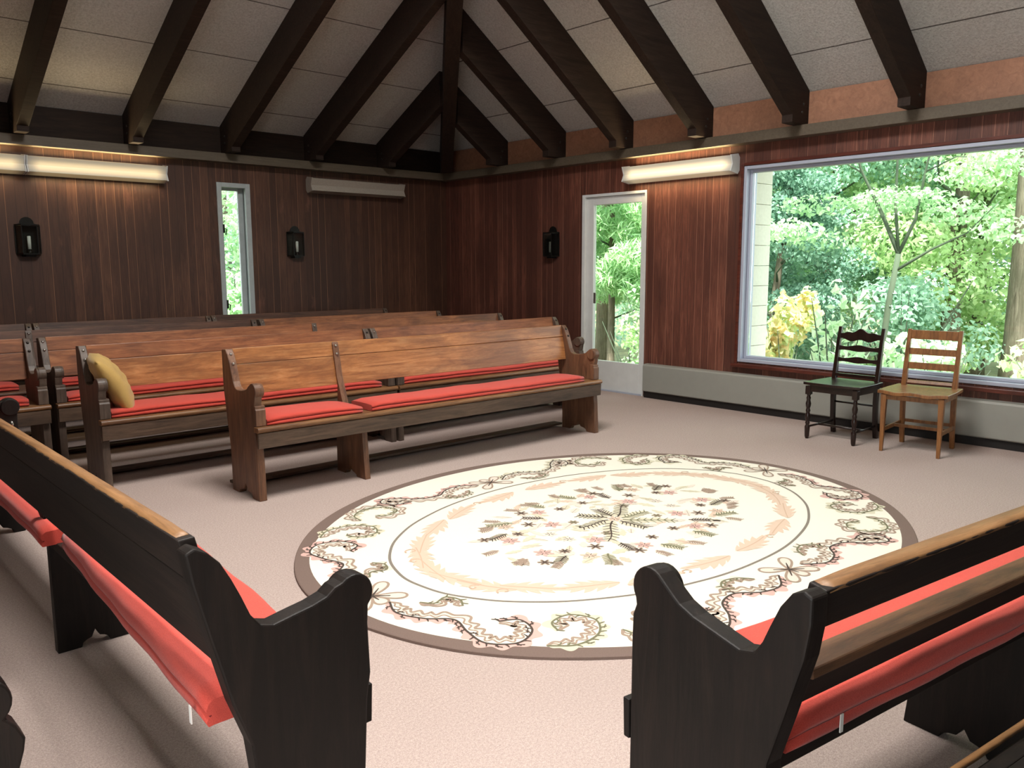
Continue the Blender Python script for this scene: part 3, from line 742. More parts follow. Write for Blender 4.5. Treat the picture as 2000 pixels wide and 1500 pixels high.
# ------------------------------------------------------------------ chairs
def dark_chair(loc, rz, label):
    r = empty('side_chair', loc, rz); tag(r, label, 'chair'); m = M['chair_dark']
    W, Dp = .40, .40; H = .445
    for sx in (-1, 1):       # turned front legs at y = -Dp/2
        x = sx*(W/2-.005); prof = [(.012, 0), (.018, .02), (.021, .09), (.021, .10), (.013, .115), (.019, .13), (.013, .145), (.020, .165), (.023, .19), (.014, .215), (.019, .232), (.013, .25), (.019, .265), (.022, .29), (.014, .32), (.019, .335), (.013, .352), (.018, .365)]
        mb = MB(); mb.lathe(prof, x, -Dp/2+.01, 14); mb.box(x-.021, x+.021, -Dp/2-.011, -Dp/2+.031, .365, H-.01)
        mb.build('front_leg', m, r, bevel=.002)
        xb = sx*(W/2-.02)
        mb = MB(); rings = []
        for z, y, t in ((0, .225, .017), (.12, .20, .017), (.30, .19, .018), (.47, .195, .018), (.62, .215, .016), (.78, .238, .015), (.895, .262, .013)):
            rings.append([(xb-t, y-t, z), (xb+t, y-t, z), (xb+t, y+t, z), (xb-t, y+t, z)])
        mb.sections(rings, smooth=False); mb.build('back_post', m, r, bevel=.003)
    # saddled seat
    n = 10; mb = MB(); g = []
    for zz in (0, 1):
        for i in range(n+1):
            for j in range(n+1):
                a, b = -1+2*i/n, -1+2*j/n
                wx = (W/2+.035)*(1-.06*(b > 0)*b); dip = .010*(1-a*a)*(1-b*b) if zz else 0
                yy = b*(Dp/2+.015)-.018*(1-a*a)*(b < 0)*(-b)
                g.append((a*wx, yy, H+(.022 if zz else 0)-dip))
    N = (n+1)**2; fs = []
    for i in range(n):
        for j in range(n):
            k0 = i*(n+1)+j; fs.append([k0, k0+1, k0+n+2, k0+n+1]); fs.append([N+k0, N+k0+n+1, N+k0+n+2, N+k0+1])
    ring = [i*(n+1) for i in range(n+1)]+[n*(n+1)+j for j in range(1, n+1)]+[i*(n+1)+n for i in range(n-1, -1, -1)]+[j for j in range(n-1, 0, -1)]
    for k0 in range(len(ring)):
        a, b = ring[k0], ring[(k0+1) % len(ring)]; fs.append([a, b, N+b, N+a])
    mb.add(g, fs, 0, False); mb.build('seat', m, r, bevel=.004)
    mb = MB(); mb.box(-W/2+.02, W/2-.02, -Dp/2-.002, -Dp/2+.018, H-.055, H-.001); mb.box(-W/2+.02, W/2-.02, .17, .188, H-.055, H-.001)
    for sx in (-1, 1): mb.box(sx*(W/2-.012)-.009, sx*(W/2-.012)+.009, -Dp/2+.02, .18, H-.055, H-.001)
    mb.build('apron', m, r, bevel=.002)
    def slat(z0, z1, y, top, bot, name):
        n = 24; rings = []
        for i in range(n+1):
            a = -1+2*i/n; x = a*(W/2-.030)
            rings.append([(x, y-.008, z0+bot(a)), (x, y+.008, z0+bot(a)), (x, y+.008+.006, z1+top(a)), (x, y-.008+.006, z1+top(a))])
        MB().sections(rings, smooth=False).build(name, m, r, bevel=.002)
    crest = lambda a: .042*math.exp(-(a/.30)**2)+.012*math.exp(-((abs(a)-.62)/.16)**2)-.004
    wav = lambda k_: (lambda a: .008*math.cos(a*PI*1.5)*k_)
    slat(.790, .845, .245, crest, lambda a: .010*math.cos(a*PI*2.2)-.008*(1-abs(a)), 'crest_rail')
    slat(.700, .742, .226, wav(1), wav(-.6), 'back_slat'); slat(.605, .645, .212, wav(1), wav(-.6), 'back_slat')
    mb = MB(); mb.box(-W/2+.03, W/2-.03, .178, .205, .486, .512); mb.build('lower_rail', m, r, bevel=.002)
    mb = MB()
    for sx in (-1, 1): mb.tube([(sx*(W/2-.008), -Dp/2+.01, .10), (sx*(W/2-.02), .205, .10)], .009, 8)
    mb.tube([(-W/2+.008, -.03, .10), (W/2-.008, -.03, .10)], .009, 8); mb.build('stretcher', m, r)
    MB().tube([(-W/2+.02, .19, .27), (W/2-.02, .19, .27)], .008, 8).build('rear_stretcher', m, r)
    return r
def oak_chair(loc, rz, label):
    r = empty('side_chair', loc, rz); tag(r, label, 'chair'); m = M['chair_light']
    W, Dp = .42, .42; H = .445
    for sx in (-1, 1):
        x = sx*(W/2-.01); y = -Dp/2+.01; rings = []
        for z, t, o_ in ((0, .012, .0), (.22, .016, 0), (H-.005, .021, 0)):
            rings.append([(x-t, y-t, z), (x+t, y-t, z), (x+t, y+t, z), (x-t, y+t, z)])
        MB().sections(rings, smooth=False).build('front_leg', m, r, bevel=.003)
        xb = sx*(W/2-.028); rings = []
        for z, yy, t in ((0, .235, .016), (.12, .21, .017), (.30, .195, .018), (.46, .195, .019), (.62, .215, .017), (.78, .240, .015), (.905, .265, .014)):
            rings.append([(xb-t, yy-t, z), (xb+t, yy-t, z), (xb+t, yy+t, z), (xb-t, yy+t, z)])
        MB().sections(rings, smooth=False).build('back_post', m, r, bevel=.003)
    n = 12; mb = MB(); g = []
    for zz in (0, 1):
        for i in range(n+1):
            for j in range(n+1):
                a, b = -1+2*i/n, -1+2*j/n
                wx = (W/2+.035)*(1-.05*(b > 0)*b)
                dip = (.014*(1-a*a)*(1-b*b)+.010*math.exp(-((abs(a)-.45)/.25)**2)*max(0, -b)) if zz else -.0*0
                yy = b*(Dp/2+.015)-.022*(1-a*a)*(b < 0)*(-b)
                g.append((a*wx, yy, H+(.026 if zz else -.012*math.exp(-((abs(a)-.45)/.25)**2)*max(0, -b)*(b < -.9))-dip))
    N = (n+1)**2; fs = []
    for i in range(n):
        for j in range(n):
            k0 = i*(n+1)+j; fs.append([k0, k0+1, k0+n+2, k0+n+1]); fs.append([N+k0, N+k0+n+1, N+k0+n+2, N+k0+1])
    ring = [i*(n+1) for i in range(n+1)]+[n*(n+1)+j for j in range(1, n+1)]+[i*(n+1)+n for i in range(n-1, -1, -1)]+[j for j in range(n-1, 0, -1)]
    for k0 in range(len(ring)):
        a, b = ring[k0], ring[(k0+1) % len(ring)]; fs.append([a, b, N+b, N+a])
    mb.add(g, fs); mb.build('seat', m, r, bevel=.004)
    mb = MB(); mb.box(-W/2+.012, W/2-.012, -Dp/2-.002, -Dp/2+.018, H-.045, H-.012); mb.box(-W/2+.03, W/2-.03, .175, .193, H-.045, H-.001)
    for sx in (-1, 1): mb.box(sx*(W/2-.016)-.009, sx*(W/2-.016)+.009, -Dp/2+.02, .185, H-.045, H-.001)
    mb.build('apron', m, r, bevel=.002)
    for z0, z1, y, nm in ((.828, .898, .252, 'crest_rail'), (.708, .758, .230, 'back_slat'), (.597, .648, .214, 'back_slat'), (.487, .510, .197, 'lower_rail')):
        MB().prism([(y-.009, z0), (y-.009+.010, z1), (y+.009+.010, z1), (y+.009, z0)], -W/2+.038, W/2-.038).build(nm, m, r, bevel=.002)
    mb = MB()
    for sx in (-1, 1): mb.box(sx*(W/2-.018)-.007, sx*(W/2-.018)+.007, -Dp/2+.015, .20, .155, .185)
    mb.box(-W/2+.02, W/2-.02, .02, .034, .158, .182); mb.box(-W/2+.03, W/2-.03, .192, .206, .175, .20); mb.build('stretcher', m, r, bevel=.002)
    return r
dark_chair((-.575, -5.905, 0), -PI/2-.02, 'black-brown chair with scalloped top rail and turned legs in front of the window')
oak_chair((-.555, -6.497, 0), -PI/2+.09, 'golden oak chair with plain straight slats right of the dark chair')

# ------------------------------------------------------------------ the rug
RC = Vector((-3.595, -6.070)); RA1, RB1 = 1.784, 1.466
def rug():
    rnd = random.Random(11)
    mats = [plain('rug_cream', S(232, 227, 212), .95, .1, nscale=160, namp=.03), plain('rug_band', S(122, 104, 96), .95, .1, nscale=160, namp=.06),
            plain('rug_line', S(130, 122, 112), .95, .1), plain('rug_dark', S(80, 70, 64), .95, .1), plain('rug_taupe', S(160, 140, 124), .95, .1),
            plain('rug_peach', S(212, 188, 168), .95, .1), plain('rug_pink', S(206, 170, 160), .95, .1), plain('rug_sage', S(206, 200, 176), .95, .1),
            plain('rug_greige', S(216, 206, 192), .95, .1), plain('rug_peach_dark', S(198, 170, 148), .95, .1), plain('rug_green', S(118, 116, 92), .95, .1)]
    CR, BD, LN, DK, TP, PE, PK, SG, GG, PD, GN = range(11)
    mb = MB(); Z0 = .010
    def ell(a, b, n=160, wob=0, ph=0):
        return [(a*math.cos(t)*(1+wob*math.sin(9*t+ph)), b*math.sin(t)*(1+wob*math.sin(9*t+ph+1)), 0) for t in [2*PI*i/n for i in range(n)]]
    outer = ell(RA1, RB1, 160, .0022); inn = ell(RA1-.075, RB1-.075, 160, .002, 2)
    top = [(x, y, Z0) for x, y, _ in outer]; bot = [(x*1.001, y*1.001, 0.0005) for x, y, _ in outer]; shd = [(x*.997, y*.997, Z0+.0025) for x, y, _ in outer]
    in_ = [(x, y, Z0+.0025) for x, y, _ in inn]
    mb.sections([bot, top, shd, in_], BD, caps=False, smooth=False)
    b = len(mb.v); mb.v += in_; mb.f.append(list(range(b, b+len(in_)))); mb.m.append(CR); mb.sm.append(False)
    b = len(mb.v); mb.v += bot; mb.f.append(list(range(b, b+len(bot)))[::-1]); mb.m.append(BD); mb.sm.append(False)
    ZT = Z0+.0025
    cnt = [0]
    def poly(pts, mi, lay):
        cnt[0] += 1; b = len(mb.v); z = ZT+.0004*lay+(cnt[0] % 29)*.000012
        mb.v += [(x, y, z) for x, y in pts]; mb.f.append(list(range(b, b+len(pts)))); mb.m.append(mi); mb.sm.append(False)
    def ribbon(pts, wd, mi, lay, closed=False):
        n = len(pts); P = [Vector(p) for p in pts]; L_, R_ = [], []
        for i in range(n):
            a = P[i-1] if (closed or i > 0) else P[i]; c = P[(i+1) % n] if (closed or i < n-1) else P[i]
            d = (c-a); d = d.normalized() if d.length > 1e-9 else Vector((1, 0)); nn = Vector((-d.y, d.x))
            ww = wd(i/(n-1)) if callable(wd) else wd
            L_.append(P[i]+nn*ww/2); R_.append(P[i]-nn*ww/2)
        cnt[0] += 1; b = len(mb.v); z = ZT+.0004*lay+(cnt[0] % 29)*.000012
        mb.v += [(p.x, p.y, z) for p in L_]+[(p.x, p.y, z) for p in R_]
        for i in range(n if closed else n-1):
            j = (i+1) % n; mb.f.append([b+i, b+j, b+n+j, b+n+i]); mb.m.append(mi); mb.sm.append(False)
    def spline(ctrl, per=26):
        P = [Vector(c) for c in ctrl]; P = [P[0]*2-P[1]]+P+[P[-1]*2-P[-2]]; out = []
        for k_ in range(1, len(P)-2):
            for i in range(per):
                t = i/per; a, b_, c, d = P[k_-1:k_+3]
                out.append(.5*((2*b_)+(c-a)*t+(2*a-5*b_+4*c-d)*t*t+(3*b_-a-3*c+d)*t**3))
        out.append(P[-2]); return out
    def normals(P):
        N = []
        for i in range(len(P)):
            d = (P[min(i+1, len(P)-1)]-P[max(i-1, 0)]).normalized(); N.append(Vector((-d.y, d.x)))
        return N
    def scroll(ctrl, tint, side=1, width=.052, tip=True, dark=DK):
        P = spline(ctrl); N = normals(P); n = len(P)
        # scalloped outline on one side, soft tinted lobes on the other
        s_len = [0]
        for i in range(1, n): s_len.append(s_len[-1]+(P[i]-P[i-1]).length)
        def off(sd, w0, amp, f, ph=0):
            o_ = []
            for i in range(n):
                e = min(1, s_len[i]/.04, (s_len[-1]-s_len[i]+.012)/.04)
                o_.append(P[i]+N[i]*sd*(w0+amp*math.sin(2*PI*s_len[i]/f+ph))*e)
            return o_
        A = off(side, width, .013, .062); A2 = off(side, width+.0, .013, .062)
        Bf = off(-side, width*.66, .013, .075, 1)
        for (Q, mi) in ((A, GG), (Bf, tint)):
            b = len(mb.v); z = ZT+.00035*1
            mb.v += [(p.x, p.y, z) for p in P]+[(p.x, p.y, z) for p in Q]
            for i in range(n-1): mb.f.append([b+i, b+i+1, b+n+i+1, b+n+i]); mb.m.append(mi); mb.sm.append(False)
        inner = off(side, width*.45, .010, .062)
        b = len(mb.v); z = ZT+.00035*2
        mb.v += [(p.x, p.y, z) for p in P]+[(p.x, p.y, z) for p in inner]
        for i in range(n-1): mb.f.append([b+i, b+i+1, b+n+i+1, b+n+i]); mb.m.append(CR); mb.sm.append(False)
        ribbon(A, .012, TP, 3); ribbon(inner, .008, TP, 3); ribbon(P, .0095, dark, 4)
        d_, acc = 1, 0
        for i in range(2, n-1):
            acc += (P[i]-P[i-1]).length
            if acc > .034:
                acc = 0; d_ = -d_; t = (P[i+1]-P[i-1]).normalized(); nn = N[i]*(-side if rnd.random() < .75 else side)
                e = P[i]+nn*.026+t*.014
                ribbon([P[i], (P[i]+e)/2+t*.002, e], lambda u: .009*(1-.5*u), dark, 4)
                if rnd.random() < .5: ribbon([P[i]+nn*.015, e+t*.016-nn*.004], .0055, dark, 4)
    def flower_x(c, rot, s=1.0):
        c = Vector(c)
        for k_, (ang, ln) in enumerate(((38, .165), (142, .15), (218, .165), (322, .15), (90, .10))):
            a = math.radians(ang)+rot; d = Vector((math.cos(a), math.sin(a))); nn = Vector((-d.y, d.x)); ln *= s
            out = []
            for i in range(25):
                t = 2*PI*i/25; l_ = (1-math.cos(t))/2; w_ = .036*s*math.sin(t)*(.35+.9*l_)
                out.append(c+d*(l_*ln+.006)+nn*w_)
            poly([(p.x, p.y) for p in out], GG, 2); ribbon(out, .012, TP, 3, closed=True)
            ribbon([c, c+d*ln*.55], lambda u: .012*(1-.6*u), DK, 5)
    quad = [(1, 1), (1, -1), (-1, 1), (-1, -1)]
    for qx, qy in quad:
        f = lambda pts: [(x*qx, y*qy) for x, y in pts]
        sd = qx*qy
        tint = PK if (qx, qy) in ((-1, -1), (-1, 1), (1, -1)) else SG
        # from the flower at the end of the long axis
        scroll(f([(1.56, .10), (1.60, .21), (1.55, .33), (1.47, .42), (1.50, .54), (1.51, .66), (1.42, .74), (1.31, .70), (1.28, .60), (1.35, .55)]), tint, sd)
        scroll(f([(1.47, .19), (1.43, .24), (1.36, .22), (1.33, .28), (1.36, .34)]), GG, -sd, .030, dark=GN)
        scroll(f([(1.36, .83), (1.27, .90), (1.14, .89), (1.06, .80), (1.10, .70), (1.20, .70), (1.24, .77)]), SG, sd, .044, dark=GN)
        scroll(f([(1.05, .93), (1.03, 1.03), (.92, 1.10), (.81, 1.06), (.79, .96), (.87, .91), (.95, .94)]), SG, -sd, .044, dark=GN)
        scroll(f([(.10, 1.05), (.21, 1.12), (.33, 1.10), (.43, 1.03), (.55, 1.05), (.64, 1.14), (.73, 1.19), (.78, 1.13), (.72, 1.05), (.63, 1.06)]), tint, -sd)
        scroll(f([(.22, 1.00), (.27, .94), (.35, .92), (.41, .96), (.38, 1.0)]), GG, sd, .030, dark=GN)
    flower_x((1.58, 0), 0, .95); flower_x((-1.58, 0), PI, .95); flower_x((0, 1.045), 0, .9); flower_x((0, -1.045), PI, .9)
    # dark guide line
    n = 180
    line = [Vector((1.363*math.cos(t)*(1+.0012*math.sin(23*t)), .892*math.sin(t)*(1+.0012*math.sin(17*t)))) for t in [2*PI*i/n for i in range(n)]]
    ribbon(line, .014, LN, 2, closed=True)
    # peach leaf garland
    def acanthus(c, ang, L_, w_, mi, md):
        c = Vector(c); d = Vector((math.cos(ang), math.sin(ang))); nn = Vector((-d.y, d.x)); up, dn = [], []
        teeth = 5
        for k_ in range(teeth):
            t0 = k_/teeth; t1 = (k_+.62)/teeth; t2 = (k_+.88)/teeth
            e = lambda t: math.sin(PI*min(1, t*.93+.05))**.8
            up += [(t0, .42*e(t0)), (t1, .75*e(t1)), (t2+.09, 1.0*e(t2))]; 
            dn += [(t0, -.40*e(t0)), (t1, -.70*e(t1)), (t2+.09, -.92*e(t2))]
        prof = [(0, 0)]+up+[(1.04, .05), (1.12, .0)]+dn[::-1]
        bend = rnd.uniform(-.05, .05)
        pts = [c+d*((t-.5)*L_)+nn*(v*w_+bend*L_*(t-.5)**2*4) for t, v in prof]
        poly([(p.x, p.y) for p in pts], mi, 2)
        ribbon([c+d*((t-.5)*L_)+nn*(bend*L_*(t-.5)**2*4) for t in (0, .25, .5, .75, 1)], .007, md, 3)
    ng = 24; a_, b_ = 1.205, .762
    for i in range(ng):
        t = 2*PI*(i+.5)/ng; t2 = t+.30*math.sin(2*t)*-.35
        dirx, diry = -a_*math.sin(t2), b_*math.cos(t2); ang = math.atan2(diry, dirx)+rnd.uniform(-.12, .12)+(PI if i % 2 else 0)
        wobble = 1+rnd.uniform(-.012, .012)
        acanthus((a_*math.cos(t2)*wobble, b_*math.sin(t2)*wobble), ang, .29, .072, PE, PD)
    def curl(c, r0, sg):
        P = [Vector((c[0]+sg*r0*(1-.22*u)*math.cos(u*1.5), c[1]+r0*(1-.22*u)*math.sin(u*1.5))) for u in [i*.22 for i in range(17)]]
        ribbon(P, .009, PD, 4)
    for qx, qy in quad:
        curl((qx*1.13, qy*.34), .035, qx); curl((qx*1.20, qy*.22), .03, -qx); curl((qx*.36, qy*.745), .03, qx)
    # medallion
    def blossom(c, r, mi, petals=6, core=DK):
        pts = []
        for i in range(petals*6):
            t = 2*PI*i/(petals*6); rr = r*(.74+.26*math.cos(petals*t)); pts.append((c[0]+rr*math.cos(t), c[1]+rr*math.sin(t)))
        poly(pts, mi, 3)
        for i in range(petals):
            a = 2*PI*(i+.5)/petals; ribbon([(c[0]+r*.15*math.cos(a), c[1]+r*.15*math.sin(a)), (c[0]+r*.62*math.cos(a), c[1]+r*.62*math.sin(a))], .0035, core, 4)
    def dark_star(c, r, n_=6, col=DK):
        for i in range(n_):
            a = 2*PI*i/n_+.3; d = Vector((math.cos(a), math.sin(a)))
            ribbon([Vector(c), Vector(c)+d*r], lambda u: .018*(1-.3*u), TP, 3); ribbon([Vector(c), Vector(c)+d*r*.85], lambda u: .009*(1-.6*u), col, 4)
    def leaf(c, ang, L_, w_, mi, vein=None, lay=2):
        c = Vector(c); d = Vector((math.cos(ang), math.sin(ang))); nn = Vector((-d.y, d.x))
        pr_ = [(0, 0), (.2, .6), (.38, .55), (.45, 1), (.62, .6), (.72, .7), (1, 0), (.72, -.7), (.62, -.55), (.45, -1), (.38, -.55), (.2, -.6)]
        poly([tuple(c+d*t*L_+nn*v*w_/2) for t, v in pr_], mi, lay)
        if vein is not None: ribbon([c, c+d*L_*.8], .003, vein, lay+1)
    def sprig(c, ang, L_, col=DK, fill=SG, k_=6, barb=.05):
        c = Vector(c); P = []
        for i in range(9):
            t = i/8; a = ang+.25*math.sin(t*2.2); P.append(c+Vector((math.cos(a), math.sin(a)))*L_*t)
        N = normals(P)
        out = []
        for sgn in (1, -1):
            rng = range(9) if sgn == 1 else range(8, -1, -1)
            for i in rng:
                e = math.sin(PI*min(1, (i+.6)/9))**.6
                out.append(P[i]+N[i]*sgn*barb*.8*e*(1 if i % 2 else .62))
        poly([(p.x, p.y) for p in out], fill, 2)
        ribbon(P, lambda u: .011*(1-.5*u), col, 4)
        for i in range(1, 8):
            for sgn in (1, -1):
                t = (P[i+1]-P[i-1]).normalized(); e = P[i]+N[i]*sgn*barb*.66+t*barb*.4
                ribbon([P[i], e], lambda u: .008*(1-.5*u), col, 4)
    # centre
    blossom((.0, -.0), .05, PE)
    for a, l_ in ((20, .26), (62, .15), (110, .17), (165, .22), (205, .34), (262, .18), (300, .30), (340, .20)):
        ar = math.radians(a); sprig((.045*math.cos(ar), .045*math.sin(ar)), ar, l_, DK if a in (62, 110, 205, 262, 20, 165) else GN, SG, barb=.062)
    for qx, qy in quad:
        J = lambda x, y: (x*qx+rnd.uniform(-.012, .012), y*qy+rnd.uniform(-.012, .012))
        A_ = lambda deg: math.atan2(math.sin(math.radians(deg))*qy, math.cos(math.radians(deg))*qx)
        blossom(J(.33, .17), .055, PK); blossom(J(.54, .31), .052, PE); blossom(J(.66, .12), .055, PK); blossom(J(.22, .38), .05, PK); blossom(J(.44, .06), .042, GG)
        dark_star(J(.43, .24), .042); dark_star(J(.75, .22), .036); dark_star(J(.10, .33), .034); dark_star(J(.30, .42), .04); dark_star(J(.58, .17), .032, 7)
        dark_star(J(.22, .12), .03, 6, GN)
        sprig(J(.46, .34), A_(35), .15, GN, SG, barb=.05); sprig(J(.62, .22), A_(8), .13, DK, SG, barb=.046); sprig(J(.14, .42), A_(95), .12, GN, SG, barb=.05); sprig(J(.28, .28), A_(60), .12, DK, GG, barb=.046)
        for i in range(30):
            t = rnd.uniform(0, PI/2); rr = math.sqrt(rnd.uniform(.06, 1)); x, y = .86*rr*math.cos(t), .52*rr*math.sin(t)
            leaf((x*qx, y*qy), rnd.uniform(0, 6.28), rnd.uniform(.07, .14), rnd.uniform(.04, .065), rnd.choice([SG, SG, GG, PE, GG]), rnd.choice([TP, None, GG]))
        for i in range(7):
            t = rnd.uniform(0, PI/2); x, y = .88*math.cos(t), .53*math.sin(t); a = A_(math.degrees(t))+rnd.uniform(-.6, .6)
            sprig((x*qx*.93, y*qy*.93), a, .09, TP, GG, barb=.036)
    o = mb.build('oval_rug', mats); o.location = (RC.x, RC.y, 0)
    tag(o, 'large cream oval rug with floral medallion and brown edge', 'rug')
rug()

# ------------------------------------------------------------------ outdoors
struct('ground', MB().box(.16, 45, -30, 45, -1.3, -1.0).box(-30, .16, .16, 45, -1.3, -1.0), M['ground'])
pier = MB()
for i in range(19):
    pier.box(.17, .62, -4.50, -4.305, -1.0+.2*i, -1.0+.2*i+.196)
o = struct('trim_6', pier, M['block'], bevel=.003)

def leaf_cloud(name, centers, n, size, mat, parent, rng, droop=.0, shape='leaf', flat=.35):
    """centers: list of (x, y, z, rx, ry, rz). one mesh of folded leaves"""
    C_ = np.array(centers, float); wgt = (C_[:, 3]*C_[:, 4]*C_[:, 5])**(2/3); wgt /= wgt.sum()
    k_ = rng.choice(len(C_), n, p=wgt)
    d = rng.normal(size=(n, 3)); d /= np.linalg.norm(d, axis=1)[:, None]
    rad = rng.uniform(.35, 1, n)**.6
    P = C_[k_, :3]+d*rad[:, None]*C_[k_, 3:]
    s = size*rng.uniform(.6, 1.3, n)
    nrm = d*.5+rng.normal(size=(n, 3))*.45+np.array([0, 0, 1.0])*flat; nrm /= np.linalg.norm(nrm, axis=1)[:, None]
    t = np.cross(nrm, rng.normal(size=(n, 3))); t /= np.linalg.norm(t, axis=1)[:, None]; t[:, 2] -= droop; t /= np.linalg.norm(t, axis=1)[:, None]
    b = np.cross(nrm, t)
    wf = {'leaf': .30, 'needle': .07, 'broad': .42}[shape]
    V = np.empty((n, 4, 3)); V[:, 0] = P-t*s[:, None]*.5; V[:, 2] = P+t*s[:, None]*.5-nrm*s[:, None]*.08
    V[:, 1] = P+b*s[:, None]*wf+nrm*s[:, None]*.09; V[:, 3] = P-b*s[:, None]*wf+nrm*s[:, None]*.09
    me = bpy.data.meshes.new(name); me.vertices.add(n*4); me.vertices.foreach_set('co', V.ravel())
    me.loops.add(n*4); me.loops.foreach_set('vertex_index', np.arange(n*4, dtype=np.int32))
    me.polygons.add(n); me.polygons.foreach_set('loop_start', np.arange(0, n*4, 4, dtype=np.int32)); me.polygons.foreach_set('loop_total', np.full(n, 4, dtype=np.int32))
    me.update(calc_edges=True); me.materials.append(mat)
    o = bpy.data.objects.new(name, me); COL.objects.link(o); o.parent = parent
    return o
GZ = -1.0
def tree(loc, height, crown_r, crown_z0, n, size, mat, label, group=None, trunk_r=.12, seed=0, lean=(0, 0), name='forest_tree', clumps=22, shape='leaf', droop=.1, cat='tree', branches=9, trunk_m='bark'):
    rng = np.random.default_rng(seed); rnd = random.Random(seed)
    r = empty(name, (loc[0], loc[1], GZ)); tag(r, label, cat, group)
    pts = []; rad = []
    for i in range(9):
        t = i/8; pts.append((lean[0]*t*height+.12*math.sin(t*4+seed)*t, lean[1]*t*height+.10*math.sin(t*5+seed*2)*t, height*.95*t)); rad.append(trunk_r*(1-.8*t)+.01+(.25*trunk_r if i == 0 else 0))
    MB().tube(pts, rad, 12).build('trunk', M[trunk_m], r)
    mb = MB()
    for k_ in range(branches):
        t = .25+.7*k_/branches; i = min(7, int(t*8)); p = Vector(pts[i]).lerp(Vector(pts[i+1]), t*8-i); a = rnd.uniform(0, 6.28); ln = crown_r*(.95-.35*t)
        q1 = p+Vector((math.cos(a), math.sin(a), .35))*ln*.5; q2 = p+Vector((math.cos(a+.2), math.sin(a+.2), .45))*ln
        mb.tube([p, q1, q2], [trunk_r*.26, trunk_r*.14, .006], 6)
    if branches: mb.build('branches', M['branch'], r)
    cs = []
    for k_ in range(clumps):
        z = rnd.uniform(crown_z0, height); tt = (z-crown_z0)/(height-crown_z0); rr = crown_r*(math.sin(PI*min(1, .15+tt*.85))**.5)*rnd.uniform(.3, 1)
        a = rnd.uniform(0, 6.28); s = crown_r*rnd.uniform(.28, .5)
        cs.append((lean[0]*z+rr*math.cos(a), lean[1]*z+rr*math.sin(a), z, s, s, s*.55))
    leaf_cloud('foliage', cs, n, size, mat, r, rng, droop, shape)
    return r
def bush(loc, rx, ry, h, n, size, mat, label, seed, name='leafy_shrub', shape='leaf', droop=.15, group=None, stems=7):
    rng = np.random.default_rng(seed); rnd = random.Random(seed)
    r = empty(name, (loc[0], loc[1], GZ)); tag(r, label, 'shrub', group)
    mb = MB(); cs = []
    for i in range(stems):
        a = rnd.uniform(0, 6.28); e = Vector((rx*.7*math.cos(a), ry*.7*math.sin(a), h*rnd.uniform(.7, 1)))
        mb.tube([(0.05*math.cos(a), .05*math.sin(a), 0), e*.5+Vector((0, 0, h*.12)), e], [.02, .012, .004], 6)
    mb.build('stems', M['branch'], r)
    for i in range(16):
        a = rnd.uniform(0, 6.28); q_ = rnd.uniform(0, .8); z = rnd.uniform(.2, .95)*h; s = rnd.uniform(.25, .45)
        cs.append((rx*q_*math.cos(a), ry*q_*math.sin(a), z, rx*s, ry*s, h*.16))
    leaf_cloud('foliage', cs, n, size, mat, r, rng, droop, shape)
    return r
GB = 'woodland trees beyond the windows'
# near the picture window
tree((6.0, -5.33), 11, 2.2, 6.5, 5000, .12, M['leaf_b'], 'thick-trunked tree at the right edge of the picture window', GB, .26, 21, (-.01, .004), branches=0)
# the forked sapling
def forked():
    r = empty('forked_tree', (4.2, -4.20, GZ)); tag(r, 'slender forked tree in the middle of the picture window', 'tree')
    mb = MB(); B_ = lambda pts, rad: mb.tube([Vector(p) for p in pts], rad, 8)
    B_([(0, 0, 0), (-.02, .05, 1.0), (.03, .0, 1.9), (.05, -.08, 2.55)], [.05, .045, .042, .038])
    B_([(.05, -.08, 2.55), (.1, .2, 3.1), (.1, .52, 3.7), (.1, .75, 4.5)], [.032, .026, .018, .006])
    B_([(.05, -.08, 2.55), (0, -.02, 3.2), (.02, .0, 4.0), (0, .16, 4.9)], [.024, .02, .014, .005])
    B_([(.05, -.08, 2.55), (.1, -.25, 3.0), (.1, -.35, 3.7), (.12, -.55, 4.5)], [.028, .022, .015, .005])
    B_([(.03, -.02, 2.3), (.15, -.45, 2.6), (.2, -.85, 2.8), (.25, -1.2, 3.2)], [.022, .016, .01, .004])
    B_([(.1, .5, 3.65), (.1, .9, 3.9), (.1, 1.3, 4.2)], [.012, .009, .003]); B_([(.1, -.35, 3.6), (.1, -.7, 3.75), (.1, -1.1, 3.7)], [.012, .008, .003])
    mb.build('trunk', M['branch'], r)
    rng = np.random.default_rng(5)
    cs = [(rng.uniform(-.6, .8), rng.uniform(-1.7, 1.7), rng.uniform(2.7, 5.2), .55, .6, .16) for _ in range(26)]
    leaf_cloud('foliage', cs, 6500, .085, M['leaf'], r, rng, .1)
forked()
bush((2.6, -3.64), .50, .36, 1.95, 1300, .12, M['leaf_orange'], 'shrub with yellow and orange leaves beside the white block pier', 31, shape='broad')
bush((1.9, -4.62), .40, .40, 2.1, 520, .135, M['leaf_pale'], 'pale big-leaved shrub outside, behind the dark chair', 32, shape='leaf', droop=.7)
bush((3.0, -5.35), .9, .7, 1.55, 1500, .14, M['leaf_pale'], 'pale low shrub outside, behind the oak chair', 33, droop=.5)
bush((3.6, -6.6), 1.0, 1.0, 1.6, 1700, .12, M['leaf_y'], 'bright low shrub at the foot of the thick tree', 34, droop=.4)
bush((5.3, -4.0), 1.2, 1.2, 2.2, 3600, .10, M['leaf_b'], 'bluish green shrub under the forked tree', 35)
tree((5.4, -1.9), 4.0, 1.15, .9, 22000, .075, M['leaf_dark'], 'dark evergreen left of the forked tree', GB, .09, 41, clumps=34, shape='leaf', droop=.5)
tree((7.6, -1.6), 6.0, 1.7, 1.0, 20000, .09, M['leaf_b'], 'bluish green tree behind the forked tree', GB, .09, 42, clumps=30)
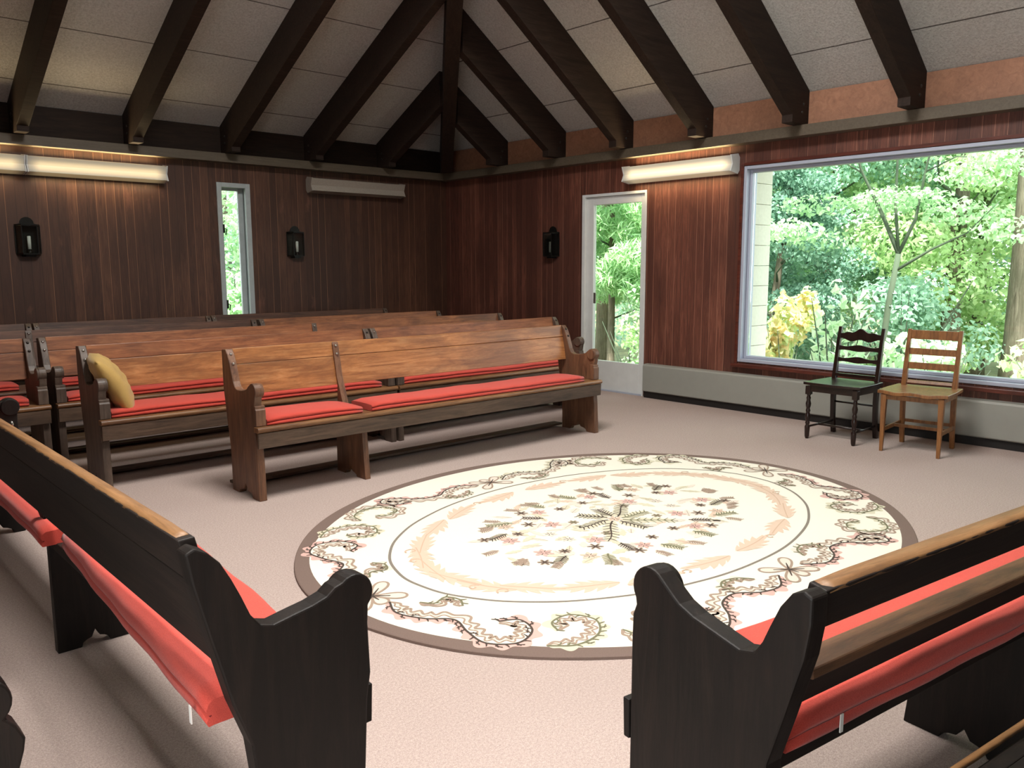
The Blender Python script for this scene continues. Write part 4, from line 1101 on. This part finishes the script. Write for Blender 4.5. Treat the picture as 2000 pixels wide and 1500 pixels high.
# wood behind
W = [((8.0, -3.7), 7.5, 2.0, .3, 'leaf_y', 54, 'yellow-green tree standing between the forked tree and the thick trunk'), ((8.5, .6), 8, 2.4, 1.0, 'leaf', 43, 'leafy green tree rising behind the dark evergreen'), ((9.5, -3.6), 9, 2.8, .6, 'leaf', 44, 'tall green tree behind the thick trunk'),
     ((11.5, -1.6), 11, 3.0, .8, 'leaf_y', 45, 'yellow-green tree far behind the forked tree'), ((12.5, 2.4), 11, 3.2, .8, 'leaf', 46, 'green tree far behind the block pier'),
     ((14.5, -5.0), 12, 3.2, .6, 'leaf_b', 47, 'bluish tree far off beyond the right edge of the window'), ((15.5, .2), 13, 3.4, .6, 'leaf_y', 48, 'pale yellow-green tree deepest in the wood'),
     ((17.5, 4.2), 13, 3.6, .6, 'leaf', 49, 'tall green tree deep in the wood left of the yellow-green one'), ((11.0, -6.8), 9, 2.8, .5, 'leaf', 50, 'green tree at the right side of the wood'),
     ((13.5, 6.6), 12, 3.3, .6, 'leaf_b', 52, 'tall bluish tree far beyond the door'), ((19.5, -2.6), 14, 3.8, .4, 'leaf', 53, 'farthest tall green tree')]
for (p_, h_, cr, cz, mt, sd, lb) in W:
    tree(p_, h_, cr, cz, 26000 if p_[0] < 13 else 18000, .115 if p_[0] < 13 else .155, M[mt], lb, GB, .13+.01*(sd % 5), sd, clumps=34)
# beyond the door
tree((5.7, 2.10), 8.5, 1.1, 5.0, 2600, .16, M['needle'], 'old grey-trunked tree seen at the left of the door glass', GB, .19, 61, branches=0, shape='leaf')
tree((4.6, 1.0), 6.0, 1.3, 1.9, 34000, .20, M['needle'], 'soft bright pine filling the door glass', GB, .07, 62, clumps=40, shape='needle', droop=.6)
tree((7.5, 3.7), 8, 2.2, .4, 14000, .14, M['leaf'], 'leafy green tree behind the pine', GB, .10, 63, clumps=34)
bush((2.9, -.95), .7, .8, 1.6, 1900, .09, M['leaf_y'], 'fresh green shrub low in the door glass', 64)
bush((4.3, -.3), .8, .8, 2.2, 1900, .10, M['leaf'], 'green shrub between the pine and the evergreen', 65)
# beyond the narrow window
tree((-.9, 4.2), 5.6, 1.4, .3, 8000, .12, M['leaf'], 'leafy tree filling the narrow window', GB, .08, 71, clumps=34)
tree((.2, 7.4), 8, 2.4, .2, 9000, .15, M['leaf_b'], 'taller tree behind the one in the narrow window', GB, .10, 72, clumps=34)
tree((-3.4, 6.0), 7, 2.2, .4, 6000, .15, M['leaf'], 'green tree left of the narrow window view', GB, .10, 73, clumps=30)
